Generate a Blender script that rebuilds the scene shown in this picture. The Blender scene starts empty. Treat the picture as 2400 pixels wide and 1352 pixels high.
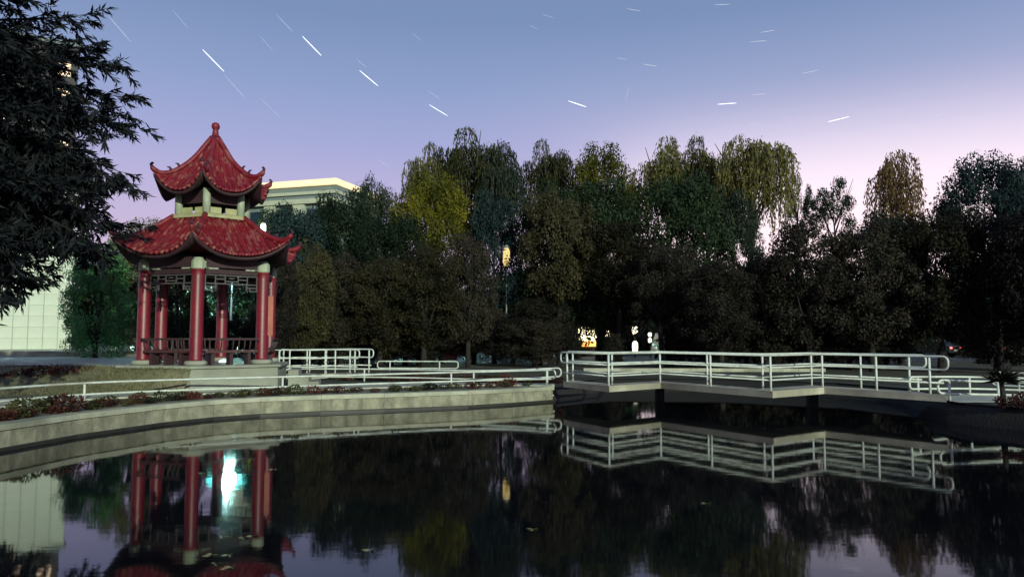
import bpy, math, random
import numpy as np
from mathutils import Vector, Matrix
from mathutils.geometry import tessellate_polygon
random.seed(7); rng = np.random.default_rng(7)
S = bpy.context.scene; C = S.collection
R = math.radians; PI = math.pi

# ------------------------------------------------------------------ camera
cd = bpy.data.cameras.new('camera'); cam = bpy.data.objects.new('camera', cd); C.objects.link(cam)
CH = 2.05; PITCH = R(3.83)
cam.location = (0, 0, CH); cam.rotation_euler = (PI/2 + PITCH, 0, 0)
cd.sensor_width = 36; cd.lens = 26; cd.clip_start = .1; cd.clip_end = 6000
S.camera = cam
# ------------------------------------------------------------------ light: night sky with town glow, one moon-like lamp behind the camera
SUN_EL, SUN_AZ = R(15), math.atan2(.40, -.92)          # azimuth measured from +Y towards +X
w = bpy.data.worlds.new('World'); S.world = w; w.use_nodes = True
nt = w.node_tree; N = nt.nodes; Lk = nt.links; N.clear()
out = N.new('ShaderNodeOutputWorld'); bg = N.new('ShaderNodeBackground'); bg.inputs[1].default_value = .80
tc = N.new('ShaderNodeTexCoord'); sep = N.new('ShaderNodeSeparateXYZ'); Lk.new(tc.outputs['Generated'], sep.inputs[0])
rp = N.new('ShaderNodeValToRGB'); Lk.new(sep.outputs[2], rp.inputs[0])
stops = [(0, (.78, .60, .80)), (.12, (.76, .60, .85)), (.19, (.62, .56, .88)), (.25, (.47, .50, .84)),
         (.32, (.34, .44, .74)), (.40, (.245, .35, .61)), (1, (.10, .16, .34))]
el = rp.color_ramp.elements
el[0].position = 0; el[0].color = (*stops[0][1], 1); el[1].position = 1; el[1].color = (*stops[-1][1], 1)
for p, c in stops[1:-1]:
    e = el.new(p); e.color = (*c, 1)
def glow(az, spread, ztop, zlow, col, prev):
    """town light: a low band round azimuth az that fades upwards"""
    v = N.new('ShaderNodeVectorMath'); v.operation = 'DOT_PRODUCT'
    Lk.new(tc.outputs['Generated'], v.inputs[0]); v.inputs[1].default_value = (math.sin(az), math.cos(az), 0)
    m = N.new('ShaderNodeMapRange'); m.interpolation_type = 'SMOOTHERSTEP'
    m.inputs[1].default_value = math.cos(spread); m.inputs[2].default_value = .985; Lk.new(v.outputs['Value'], m.inputs[0])
    e = N.new('ShaderNodeMapRange'); e.interpolation_type = 'SMOOTHSTEP'
    e.inputs[1].default_value = ztop; e.inputs[2].default_value = zlow; Lk.new(sep.outputs[2], e.inputs[0])
    p = N.new('ShaderNodeMath'); p.operation = 'MULTIPLY'; Lk.new(m.outputs[0], p.inputs[0]); Lk.new(e.outputs[0], p.inputs[1])
    x = N.new('ShaderNodeVectorMath'); x.operation = 'SCALE'; x.inputs[0].default_value = col; Lk.new(p.outputs[0], x.inputs['Scale'])
    a = N.new('ShaderNodeVectorMath'); a.operation = 'ADD'; Lk.new(prev, a.inputs[0]); Lk.new(x.outputs[0], a.inputs[1])
    return a.outputs[0]
sky = N.new('ShaderNodeTexSky'); sky.sky_type = 'NISHITA'; sky.sun_disc = False
sky.sun_elevation = SUN_EL; sky.sun_rotation = SUN_AZ
sc_ = N.new('ShaderNodeVectorMath'); sc_.operation = 'SCALE'; sc_.inputs['Scale'].default_value = .004; Lk.new(sky.outputs[0], sc_.inputs[0])
ad = N.new('ShaderNodeVectorMath'); ad.operation = 'ADD'; Lk.new(rp.outputs[0], ad.inputs[0]); Lk.new(sc_.outputs[0], ad.inputs[1])
c_ = glow(R(27), R(30), .33, .16, (.58, .48, .34), ad.outputs[0])
c_ = glow(R(32), R(45), .42, .22, (.16, .09, .05), c_)
Lk.new(c_, bg.inputs[0]); Lk.new(bg.outputs[0], out.inputs[0])

sd = bpy.data.lights.new('sun', 'SUN'); sd.energy = 3.8; sd.angle = R(.5); sd.color = (.90, 1.0, .80)
so = bpy.data.objects.new('sun', sd); C.objects.link(so); so.location = (10, -15, 12)
to_sun = Vector((math.sin(SUN_AZ)*math.cos(SUN_EL), math.cos(SUN_AZ)*math.cos(SUN_EL), math.sin(SUN_EL)))
so.rotation_euler = to_sun.to_track_quat('Z', 'Y').to_euler()
vs = S.view_settings; vs.view_transform = 'Standard'; vs.look = 'None'; vs.exposure = 0; vs.gamma = 1; vs.use_curve_mapping = False
S.render.engine = 'CYCLES'; S.cycles.use_denoising = True
try: S.cycles.denoiser = 'OPENIMAGEDENOISE'
except Exception: pass
S.cycles.max_bounces = 6; S.cycles.transparent_max_bounces = 4; S.cycles.sample_clamp_indirect = 6

# ------------------------------------------------------------------ helpers
F = 26/36*2400
def at(px, py, Y):
    """point at depth Y seen at photo pixel (px, py)"""
    u = (px-1200)/F; v = (676-py)/F
    cp, sp = math.cos(PITCH), math.sin(PITCH)
    k = Y/(cp - v*sp)
    return Vector((u*k, Y, CH + k*(v*cp + sp)))

def mat(name, col, rough=.7, var=.25, scale=3.0, bump=0.0, bscale=30, metal=0, col2=None, spec=.5, dirt=None, streak=False):
    m = bpy.data.materials.new(name); m.use_nodes = True; n = m.node_tree.nodes; l = m.node_tree.links
    b = n['Principled BSDF']; b.inputs['Roughness'].default_value = rough; b.inputs['Metallic'].default_value = metal
    b.inputs['Specular IOR Level'].default_value = spec
    t = n.new('ShaderNodeTexCoord'); nz = n.new('ShaderNodeTexNoise'); nz.inputs['Scale'].default_value = scale; nz.inputs['Detail'].default_value = 8
    nz.inputs['Roughness'].default_value = .65
    l.new(t.outputs['Object'], nz.inputs['Vector'])
    r = n.new('ShaderNodeValToRGB'); l.new(nz.outputs[0], r.inputs[0])
    c2 = col2 or tuple(c*(1-var) for c in col)
    r.color_ramp.elements[0].position = .33; r.color_ramp.elements[0].color = (*c2, 1)
    r.color_ramp.elements[1].position = .67; r.color_ramp.elements[1].color = (*[min(1, c*(1+var*.4)) for c in col], 1)
    src = r.outputs[0]
    if dirt:
        n2 = n.new('ShaderNodeTexNoise'); n2.inputs['Scale'].default_value = scale*.31; n2.inputs['Detail'].default_value = 6
        if streak:
            ms = n.new('ShaderNodeMapping'); ms.inputs['Scale'].default_value = (5, 5, .9); l.new(t.outputs['Object'], ms.inputs[0]); l.new(ms.outputs[0], n2.inputs['Vector'])
        else: l.new(t.outputs['Object'], n2.inputs['Vector'])
        q = n.new('ShaderNodeMapRange'); q.inputs[1].default_value = .5; q.inputs[2].default_value = .68; l.new(n2.outputs[0], q.inputs[0])
        mx = n.new('ShaderNodeMix'); mx.data_type = 'RGBA'; l.new(q.outputs[0], mx.inputs[0]); l.new(src, mx.inputs[6]); mx.inputs[7].default_value = (*dirt, 1)
        src = mx.outputs[2]
    l.new(src, b.inputs['Base Color'])
    if bump:
        nb = n.new('ShaderNodeTexNoise'); nb.inputs['Scale'].default_value = bscale; nb.inputs['Detail'].default_value = 6; l.new(t.outputs['Object'], nb.inputs['Vector'])
        bp = n.new('ShaderNodeBump'); bp.inputs['Strength'].default_value = bump; bp.inputs['Distance'].default_value = .03
        l.new(nb.outputs[0], bp.inputs['Height']); l.new(bp.outputs[0], b.inputs['Normal'])
    return m
def emit(name, col, s):
    m = bpy.data.materials.new(name); m.use_nodes = True; n = m.node_tree.nodes; l = m.node_tree.links
    b = n['Principled BSDF']; b.inputs['Base Color'].default_value = (.3, .3, .3, 1)
    t = n.new('ShaderNodeTexCoord'); nz = n.new('ShaderNodeTexNoise'); nz.inputs['Scale'].default_value = 2.5; l.new(t.outputs['Object'], nz.inputs['Vector'])
    mr = n.new('ShaderNodeMapRange'); mr.inputs[3].default_value = s*.6; mr.inputs[4].default_value = s*1.4; l.new(nz.outputs[0], mr.inputs[0])
    b.inputs['Emission Color'].default_value = (*col, 1); l.new(mr.outputs[0], b.inputs['Emission Strength'])
    return m
def leafmat(name, col, col2, trans=.25, scale=.45):
    m = bpy.data.materials.new(name); m.use_nodes = True; n = m.node_tree.nodes; l = m.node_tree.links
    n.remove(n['Principled BSDF']); o = n['Material Output']
    t = n.new('ShaderNodeTexCoord'); nz = n.new('ShaderNodeTexNoise'); nz.inputs['Scale'].default_value = scale; nz.inputs['Detail'].default_value = 9; nz.inputs['Roughness'].default_value = .7
    l.new(t.outputs['Object'], nz.inputs['Vector'])
    oi = n.new('ShaderNodeObjectInfo'); a = n.new('ShaderNodeMath'); a.operation = 'MULTIPLY_ADD'; a.inputs[1].default_value = .25; a.inputs[2].default_value = -.12
    l.new(oi.outputs['Random'], a.inputs[0])
    b = n.new('ShaderNodeMath'); b.operation = 'ADD'; l.new(a.outputs[0], b.inputs[0]); l.new(nz.outputs[0], b.inputs[1])
    r = n.new('ShaderNodeValToRGB'); l.new(b.outputs[0], r.inputs[0])
    r.color_ramp.elements[0].position = .35; r.color_ramp.elements[0].color = (*col, 1)
    r.color_ramp.elements[1].position = .68; r.color_ramp.elements[1].color = (*col2, 1)
    d = n.new('ShaderNodeBsdfPrincipled'); d.inputs['Roughness'].default_value = .6; d.inputs['Specular IOR Level'].default_value = .12
    tr = n.new('ShaderNodeBsdfTranslucent'); l.new(r.outputs[0], d.inputs['Base Color']); l.new(r.outputs[0], tr.inputs[0])
    mx = n.new('ShaderNodeMixShader'); mx.inputs[0].default_value = trans
    l.new(d.outputs[0], mx.inputs[1]); l.new(tr.outputs[0], mx.inputs[2]); l.new(mx.outputs[0], o.inputs[0])
    return m

class MB:
    def __init__(s): s.v = []; s.f = []
    def add(s, vs, fs):
        k = len(s.v); s.v += [tuple(p) for p in vs]; s.f += [tuple(i+k for i in f) for f in fs]; return s
    def box(s, c, size, rz=0, M=None, taper=1):
        x, y, z = [q/2 for q in size]; ps = []
        for sz in (-1, 1):
            t = 1 if sz < 0 else taper
            for sx, sy in ((-1,-1),(1,-1),(1,1),(-1,1)): ps.append(Vector((sx*x*t, sy*y*t, sz*z)))
        mt = Matrix.Translation(c) @ (M or Matrix.Rotation(rz, 4, 'Z'))
        return s.add([mt @ p for p in ps], [(3,2,1,0),(4,5,6,7),(0,1,5,4),(1,2,6,5),(2,3,7,6),(3,0,4,7)])
    def prism(s, poly, z0, z1):
        n = len(poly)
        vs = [(p[0], p[1], z0) for p in poly] + [(p[0], p[1], z1) for p in poly]
        return s.add(vs, [tuple(range(n-1, -1, -1)), tuple(range(n, 2*n))] + [(i, (i+1) % n, n+(i+1) % n, n+i) for i in range(n)])
    def tube(s, pts, r, seg=8, closed=False, caps=True):
        pts = [Vector(p) for p in pts]; n = len(pts); rs = r if isinstance(r, (list, tuple)) else [r]*n
        up = None; rings = []
        for i in range(n):
            if closed: t = (pts[(i+1) % n]-pts[i-1])
            else: t = pts[min(i+1, n-1)]-pts[max(i-1, 0)]
            t.normalize()
            if up is None: up = t.orthogonal().normalized()
            up = (up - t*up.dot(t)); 
            if up.length < 1e-4: up = t.orthogonal()
            up.normalize(); sd_ = t.cross(up)
            rings.append([pts[i] + (up*math.cos(2*PI*k/seg)+sd_*math.sin(2*PI*k/seg))*rs[i] for k in range(seg)])
        vs = [p for q in rings for p in q]; fs = []
        m = n if closed else n-1
        off = 0
        if closed:   # match twist
            b = min(range(seg), key=lambda k: (rings[0][k]-rings[-1][0]).length); off = b
        for i in range(m):
            j = (i+1) % n; o = off if (closed and i == n-1) else 0
            for k in range(seg):
                fs.append((i*seg+k, i*seg+(k+1) % seg, j*seg+(k+1+o) % seg, j*seg+(k+o) % seg))
        if caps and not closed: fs += [tuple(range(seg-1, -1, -1)), tuple((n-1)*seg+k for k in range(seg))]
        return s.add(vs, fs)
    def lathe(s, prof, seg=12, c=(0,0,0)):
        vs = [(c[0]+r*math.cos(2*PI*k/seg), c[1]+r*math.sin(2*PI*k/seg), c[2]+z) for r, z in prof for k in range(seg)]
        n = len(prof); fs = [(i*seg+k, i*seg+(k+1) % seg, (i+1)*seg+(k+1) % seg, (i+1)*seg+k) for i in range(n-1) for k in range(seg)]
        fs += [tuple(range(seg-1, -1, -1)), tuple((n-1)*seg+k for k in range(seg))]
        return s.add(vs, fs)
    def mesh(s, name, m, smooth=False):
        me = bpy.data.meshes.new(name); me.from_pydata(s.v, [], s.f); me.update()
        if m: me.materials.append(m)
        if smooth:
            for p in me.polygons: p.use_smooth = True
        return me
    def build(s, name, m, parent=None, smooth=False, loc=None):
        o = bpy.data.objects.new(name, s.mesh(name, m, smooth)); C.objects.link(o)
        if parent: o.parent = parent
        if loc: o.location = loc
        return o
def tag(o, label=None, cat=None, group=None, kind=None):
    if label: o['label'] = label
    if cat: o['category'] = cat
    if group: o['group'] = group
    if kind: o['kind'] = kind
    return o
def empty(name, loc=(0,0,0), rz=0, **k):
    o = bpy.data.objects.new(name, None); C.objects.link(o); o.location = loc; o.rotation_euler = (0,0,rz); o.empty_display_size = .3
    return tag(o, **k)
def inst(name, me, parent=None, loc=(0,0,0), rot=(0,0,0), scale=(1,1,1), m=None):
    o = bpy.data.objects.new(name, me); C.objects.link(o); o.location = loc; o.rotation_euler = rot; o.scale = scale
    if parent: o.parent = parent
    if m:
        o.material_slots[0].link = 'OBJECT'; o.material_slots[0].material = m
    return o

# ------------------------------------------------------------------ materials
M = {}
M['concrete'] = mat('weathered concrete', (.26,.25,.175), .85, .5, 2.6, .45, 22, dirt=(.135,.128,.09), streak=True)
M['coping'] = mat('pale coping concrete', (.36,.36,.27), .8, .3, 2.2, .4, 30, dirt=(.20,.20,.145))
M['deck'] = mat('bridge concrete', (.42,.39,.29), .8, .3, 1.5, .3, 25, dirt=(.22,.20,.15))
M['pier'] = mat('pier concrete blackened as shade', (.012,.012,.011), .8, .3, 2)  # blackened so the piers sink into the shade under the deck
M['path'] = mat('path paving', (.42,.42,.33), .85, .3, 1.2, .3, 20)
M['platform'] = mat('grey stone platform', (.29,.30,.24), .8, .25, 1.4, .3, 25, dirt=(.18,.18,.14))
M['lawn'] = mat('worn grass', (.17,.165,.09), .95, .4, 1.1, .8, 40, dirt=(.21,.19,.13))
M['ground'] = mat('dark park soil and grass', (.022,.024,.012), .95, .4, .25, .6, 10)
M['white_pipe'] = mat('weathered white pipe paint', (.56,.60,.53), .5, .22, 5, dirt=(.36,.35,.30))
M['red_roof'] = mat('red glazed tile', (.19,.008,.016), .5, .5, 9, .3, 22, dirt=(.20,.055,.055))
M['red_tile'] = mat('red tile rows', (.19,.008,.016), .5, .6, 13, .5, 18, dirt=(.28,.10,.07))
M['red_paint'] = mat('dark red column paint', (.165,.006,.014), .45, .4, 3, .15, 20, spec=.6, dirt=(.12,.018,.02))
M['dark_wood'] = mat('dark painted timber', (.035,.012,.016), .7, .4, 4)
M['brown_wood'] = mat('brown bench timber', (.06,.018,.016), .55, .4, 5)
M['pale_paint'] = mat('pale bracket paint', (.33,.37,.27), .6, .2, 4)
M['neck_panel'] = mat('cream neck panel', (.36,.35,.18), .6, .3, 4)
M['frieze'] = mat('pale lattice timber', (.075,.065,.07), .6, .3, 5)
M['bldg_white'] = mat('white wall panels', (.45,.49,.39), .55, .12, .6)
M['bldg_joint'] = mat('panel joint mortar', (.30,.33,.26), .8, .1, 2)
M['bldg_cream'] = mat('cream stone wall', (.42,.44,.32), .7, .15, .5)
M['bldg_grey'] = mat('grey stone band', (.15,.19,.18), .7, .15, .6)
M['bldg_dark'] = mat('dark window glass', (.02,.035,.05), .15, .2, 1)
M['tower'] = mat('brown tower wall', (.05,.045,.05), .8, .2, .5)
M['bark'] = mat('dark bark', (.016,.013,.010), .9, .4, 6, .6, 12)
M['bark_pale'] = mat('grey willow bark', (.035,.032,.026), .9, .4, 6, .6, 12)
M['metal'] = mat('grey galvanised pole', (.20,.21,.21), .5, .2, 4)
M['dark'] = mat('black car paint', (.012,.012,.016), .35, .2, 3)
M['rubber'] = mat('tyre rubber', (.015,.015,.015), .9, .2, 5)
M['pale_car'] = mat('white van paint', (.55,.55,.5), .4, .15, 3)
M['red_cloth'] = mat('red kiosk cladding', (.30,.03,.05), .7, .25, 2)
M['shop_wall'] = mat('dark shop wall', (.012,.010,.010), .8, .3, 1)
E = {}
E['lamp'] = emit('cold street lamp glass', (.50,1.0,.92), 3600)
E['warm'] = emit('warm lit window', (1,.62,.32), 1.6)
E['shop'] = emit('white lit shop window', (1,.86,.52), 4)
E['orange'] = emit('orange lit counter', (1,.42,.08), 2.2)
E['sign'] = emit('white lantern glass', (1,.93,.66), 2.0)
E['yellow'] = emit('yellow lantern glass', (1,.72,.22), 1.0)
E['red'] = emit('red tail light', (1,.06,.05), 4)
E['gold'] = emit('lit roof edge glowing gold', (1,.76,.36), 1.0)  # edge is lit by other lights; that light is put in as glow
E['floor'] = emit('cyan floor glint', (.60,1,.95), 2.2)  # glow put in for the lamp's reflection on the floor
E['white'] = emit('small white lamp glass', (.9,1,.9), 6)
E['green_lamp'] = emit('pale garden lamp glass', (.9,1,.75), 45)
E['teal'] = emit('teal bloom glow', (.05,.75,.70), 5)  # added teal glow for the bloom round the street lamp
E['star'] = emit('star light', (.85,.92,1), 1.7)
E['star_dim'] = emit('faint star light', (.75,.85,1), .45)
L = {}
L['olive'] = leafmat('olive brown leaves', (.006,.0055,.003), (.060,.053,.024), .15)
L['olive2'] = leafmat('grey brown leaves', (.005,.0045,.0045), (.040,.034,.023), .12)
L['dark'] = leafmat('dark green leaves', (.005,.011,.006), (.022,.038,.016), .12)
L['blue'] = leafmat('blue green leaves', (.006,.014,.016), (.022,.042,.040), .15)
L['willow'] = leafmat('willow leaves', (.026,.032,.012), (.155,.14,.045), .35)
L['willow_dark'] = leafmat('deep willow leaves', (.014,.026,.020), (.055,.068,.040), .3)
L['yellow'] = leafmat('yellow lamplit leaf colour', (.04,.045,.006), (.25,.225,.02), .3)  # lamplight on the crowns is put into this leaf colour
L['orange'] = leafmat('rusty willow leaves', (.09,.055,.025), (.19,.12,.055), .35)
L['navy'] = leafmat('near dark leaves', (.004,.006,.010), (.016,.019,.021), .12)
L['green'] = leafmat('green leaves brightened as lit', (.035,.10,.035), (.11,.26,.10), .3)  # lamp light on this tree is put into a brighter leaf colour
L['pale'] = leafmat('leaves pale as if lit', (.12,.12,.06), (.30,.29,.17), .35)  # light on the foliage is in the colour; glint leaves share it
L['shrub_red'] = leafmat('dark red shrub leaves', (.035,.012,.010), (.13,.045,.035), .15, 3)
L['shrub'] = leafmat('dark olive shrub leaves', (.022,.026,.010), (.085,.085,.03), .15, 3)
L['shrub_dark'] = leafmat('blackish shrub leaves', (.010,.012,.008), (.035,.03,.022), .15, 3)

# ------------------------------------------------------------------ ground, pond, paths
pond = [(-4,1.6),(-7.6,2.8),(-9.3,6),(-9.75,9.5),(-9.6,11.5),(-9.25,13.4),(-8.95,15.4),(-8.2,17.6),(-7.5,18.75),(-6.6,19.55),(-5.2,20.3),(-3.6,20.95),(-1.3,22.0),(.0,22.9),(1.32,24.0),
        (1.5,26.4),(4,29.0),(8,28.6),(11.3,26.2),(12.3,23.2),(11.7,20.9),(10.75,19.4),(10.7,18.1),(11.3,17.0),(11.9,15),(12,10),(10,4),(4,1.6)]   # clockwise seen from above
def offs(poly, d):
    n = len(poly); o = []
    for i in range(n):
        p0, p1, p2 = Vector(poly[i-1]), Vector(poly[i]), Vector(poly[(i+1) % n])
        a = (p1-p0).normalized(); b = (p2-p1).normalized()
        n1 = Vector((-a.y, a.x)); n2 = Vector((-b.y, b.x)); k = (n1+n2)
        k = k/max(.35, k.dot(n1)) if k.length > 1e-6 else n1
        o.append(tuple(p1 + k*d))
    return o
OUT = 1  # outward sign (clockwise: left normal points outwards)
hole = offs(pond, .30*OUT)
big = [(700*math.cos(2*PI*k/64), 40+700*math.sin(2*PI*k/64)) for k in range(64)]
tri = tessellate_polygon([[Vector((*p, 0)) for p in big], [Vector((*p, 0)) for p in hole]])
flat = big + hole
g = MB(); g.add([(x, y, .46) for x, y in flat], [tuple(t) for t in tri])
go = g.build('ground', M['ground']); tag(go, kind='structure')
for p in go.data.polygons:
    if p.normal.z < 0: p.flip()
# water
wm = bpy.data.materials.new('still pond water'); wm.use_nodes = True; n = wm.node_tree.nodes; l = wm.node_tree.links
b = n['Principled BSDF']; b.inputs['Base Color'].default_value = (.004,.0045,.006,1); b.inputs['Roughness'].default_value = .036; b.inputs['IOR'].default_value = 1.34
t = n.new('ShaderNodeTexCoord'); mp = n.new('ShaderNodeMapping'); mp.inputs['Scale'].default_value = (.7,1.5,1); l.new(t.outputs['Object'], mp.inputs[0])
nz = n.new('ShaderNodeTexNoise'); nz.inputs['Scale'].default_value = 2.2; nz.inputs['Detail'].default_value = 3; l.new(mp.outputs[0], nz.inputs['Vector'])
nz2 = n.new('ShaderNodeTexNoise'); nz2.inputs['Scale'].default_value = 16; nz2.inputs['Detail'].default_value = 2; l.new(mp.outputs[0], nz2.inputs['Vector'])
mm = n.new('ShaderNodeMath'); mm.operation = 'MULTIPLY_ADD'; mm.inputs[1].default_value = .10; l.new(nz2.outputs[0], mm.inputs[0]); l.new(nz.outputs[0], mm.inputs[2])
bp = n.new('ShaderNodeBump'); bp.inputs['Strength'].default_value = .016; bp.inputs['Distance'].default_value = .05; l.new(mm.outputs[0], bp.inputs['Height']); l.new(bp.outputs[0], b.inputs['Normal'])
wt = MB(); wt.add([(x, y, 0) for x, y in offs(pond, .12)], [])
tw = tessellate_polygon([[Vector(p) for p in wt.v]]); wt.f = [tuple(q) for q in tw]
wo = wt.build('water', wm); tag(wo, kind='structure')
for p in wo.data.polygons:
    if p.normal.z < 0: p.flip()
# pond wall
pw = empty('pond_wall', (0,0,0), label='weathered concrete retaining wall with pale coping curving round the pond', cat='wall')
n_ = len(pond); inn = pond; ou = offs(pond, .26)
def wallstrip(idx, rings):
    m_ = MB(); k = len(idx)
    for ring, z in rings: m_.v += [(ring[i % n_][0], ring[i % n_][1], z) for i in idx]
    for a in range(len(rings)-1):
        for i in range(k-1): m_.f.append((a*k+i, (a+1)*k+i, (a+1)*k+i+1, a*k+i+1))
    return m_
WALL = list(range(0, 15)); ib = offs(pond, -.012);
wallstrip(WALL, ((ib, -.3), (ib, .05), (inn, .075))).build('waterline_band', mat('dark wet algae band', (.022,.022,.016), .5, .5, 3), pw)
SOIL = list(range(14, n_+1))
for i in WALL[:-1]:
    A, B, A2, B2 = (Vector(q[k]) for q, k in ((inn,i),(inn,i+1),(ou,i),(ou,i+1)))
    q = max(1, round((B-A).length/2.2)); e_ = .005/(B-A).length
    for k in range(q):
        t0, t1 = k/q+e_, (k+1)/q-e_
        MB().prism([A.lerp(B,t0), A.lerp(B,t1), A2.lerp(B2,t1), A2.lerp(B2,t0)], -.5, .385).build('wall_block', M['concrete'], pw)
sb = wallstrip(SOIL, ((offs(pond, -.35), -.3), (offs(pond, -.15), .06), (offs(pond, .05), .30), (offs(pond, .42), .466))).build('soil_bank', mat('dark wet soil', (.010,.009,.007), .95, .4, 2, .8, 20), None, True)
tag(sb, kind='structure')
MBk = wallstrip(WALL, ((offs(pond, .06), -.5), (offs(pond, .06), .38))).build('wall_core', mat('dark wall core', (.03,.03,.025)), pw)
# coping slabs, cut along the outline
def resample(pl, step, closed=False):
    pl = [Vector(p) for p in pl]; 
    if closed: pl = pl + [pl[0]]
    out_ = [pl[0].copy()]; acc = 0
    for a, b2 in zip(pl, pl[1:]):
        dseg = (b2-a).length; pos = step-acc
        while pos < dseg:
            out_.append(a.lerp(b2, pos/dseg)); pos += step
        acc = (acc+dseg) % step if dseg else acc
        acc = dseg-(pos-step)
    if not closed and (out_[-1]-pl[-1]).length > step*.2: out_.append(pl[-1])
    return out_
ci = offs(pond, -.045); co = offs(pond, .30)
def seglist(i):      # slabs per outline side
    return max(1, round((Vector(pond[(i+1) % n_])-Vector(pond[i])).length/1.6))
for i in WALL[:-1]:
    j = (i+1) % n_; q = seglist(i)
    for k in range(q):
        a, b2 = k/q, (k+1)/q
        gp = .004/max(.3, (Vector(pond[j])-Vector(pond[i])).length)
        P = lambda ring, tt: Vector(ring[i]).lerp(Vector(ring[j]), tt)
        dz = random.uniform(-.004, .004)
        poly = [P(ci, a+gp), P(co, a+gp), P(co, b2-gp), P(ci, b2-gp)][::-1]
        MB().prism(poly, .388, .500+dz).build('coping_slab', M['coping'], pw)

# walking path between the two low railings, left bank
railN = [(-11.9,14.4),(-11.65,16.6),(-10.85,18.9),(-9.0,20.6),(-6.75,21.9),(-4.4,23.3),(-2.0,24.45),(-.2,24.75),(1.30,24.35)]
railF = [(-8.2,27.3),(-6.9,27.35),(-5.4,27.2),(-3.3,26.6),(-1.33,25.8),(.2,25.45),(1.55,25.35)]
path_far = [(-14.2,14.4),(-13.7,17.6),(-12.4,20.0),(-10.4,21.1),(-8.9,21.5),(-6.4,24.6),(-4.4,26.2),(-2.0,25.75),(-.3,25.5),(1.45,25.4)]
m_ = MB(); pa = resample(railN, .5); k = len(pa)
pb = resample(path_far, sum((Vector(a)-Vector(b2)).length for a, b2 in zip(path_far, path_far[1:]))/(k-1)+1e-5)
k = min(len(pa), len(pb)); pa, pb = pa[:k], pb[:k]
m_.add([(p.x, p.y, .51) for p in pa]+[(p.x, p.y, .51) for p in pb]+[(p.x, p.y, .40) for p in pa]+[(p.x, p.y, .40) for p in pb],
       [(i, i+1, k+i+1, k+i) for i in range(k-1)]+[(i, 2*k+i, 2*k+i+1, i+1) for i in range(k-1)]+[(k+i, k+i+1, 3*k+i+1, 3*k+i) for i in range(k-1)])
tag(m_.build('path', M['path']), kind='structure')
# grassy bank that rises from the path to the terrace, and the terrace itself
bl = [(-16.5,14.4),(-15.6,18),(-13.6,20.0),(-11.8,20.75),(-10.4,21.0),(-9.35,21.1)]
bu = [(-26,22.8),(-22,24.6),(-18,25.2),(-14.6,24.9),(-12.6,23.3),(-11.75,22.25),(-10.5,21.75),(-9.22,21.36)]
m_ = MB(); a_ = resample(bl, .45); k = 24
def samp(pl, k):
    ln = sum((Vector(a)-Vector(b2)).length for a, b2 in zip(pl, pl[1:])); r_ = resample(pl, ln/(k-1)-1e-6)
    while len(r_) < k: r_.append(Vector(pl[-1]))
    return r_[:k]
a_, b_ = samp(bl, k), samp(bu, k); rows = 8; vv = []; ff = []
for j in range(rows+1):
    t_ = j/rows
    for i in range(k):
        p = a_[i].lerp(b_[i], t_); s_ = t_*t_*(3-2*t_)
        vv.append((p.x, p.y, .47+.67*s_ + (random.uniform(-.03,.03) if 0 < j < rows else 0)))
for j in range(rows):
    for i in range(k-1): ff.append((j*k+i, j*k+i+1, (j+1)*k+i+1, (j+1)*k+i))
bank = m_.add(vv, ff).build('lawn_bank', M['lawn'], smooth=True); tag(bank, kind='structure')
ter = [(-60,22.8)]+bu[:5]+[(-10.5,24.5),(-10.2,28),(-13,36),(-16,80),(-60,80)]
tag(MB().prism(ter, .3, 1.145).build('terrace', M['path']), kind='structure')
# lawn beyond path, right
def sheet(name, poly, z, m):
    tt = tessellate_polygon([[Vector((*p, 0)) for p in poly]])
    q = MB(); q.add([(x, y, z) for x, y in poly], [tuple(x) for x in tt]); o = q.build(name, m)
    for p in o.data.polygons:
        if p.normal.z < 0: p.flip()
    return tag(o, kind='structure')
sheet('lawn', [(-8,29),(-2,28),(1.0,28.2),(4,30.4),(8,30.2),(12.4,27.6),(14,23.6),(22,24),(30,40),(8,48),(-8,46)], .475, mat('shaded grass', (.035,.035,.018), .95, .4, .8, .6, 20))  # far lawn has its shade put into a darker grass colour
sheet('road', [(-14,50),(44,50),(60,66),(-14,66)], .48, mat('asphalt', (.05,.05,.05), .85, .25, .4, .2, 20))
sheet('flower_bed', [tuple(p) for p in samp(offs(pond,.34)[3:15], 30)] + [(x-.02, y-.06) for x, y in [tuple(q) for q in samp(railN, 30)]][::-1], .475, mat('flower bed soil', (.16,.15,.10), .95, .4, 2.5, .8, 25))
sheet('path.001', [(10.9,18.15),(12.6,18.2),(14.6,17.2),(17,14.5),(18.5,16),(16,19.5),(13.2,20.6),(11.6,20.3),(11.1,19.6)], .484, M['path'])

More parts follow.
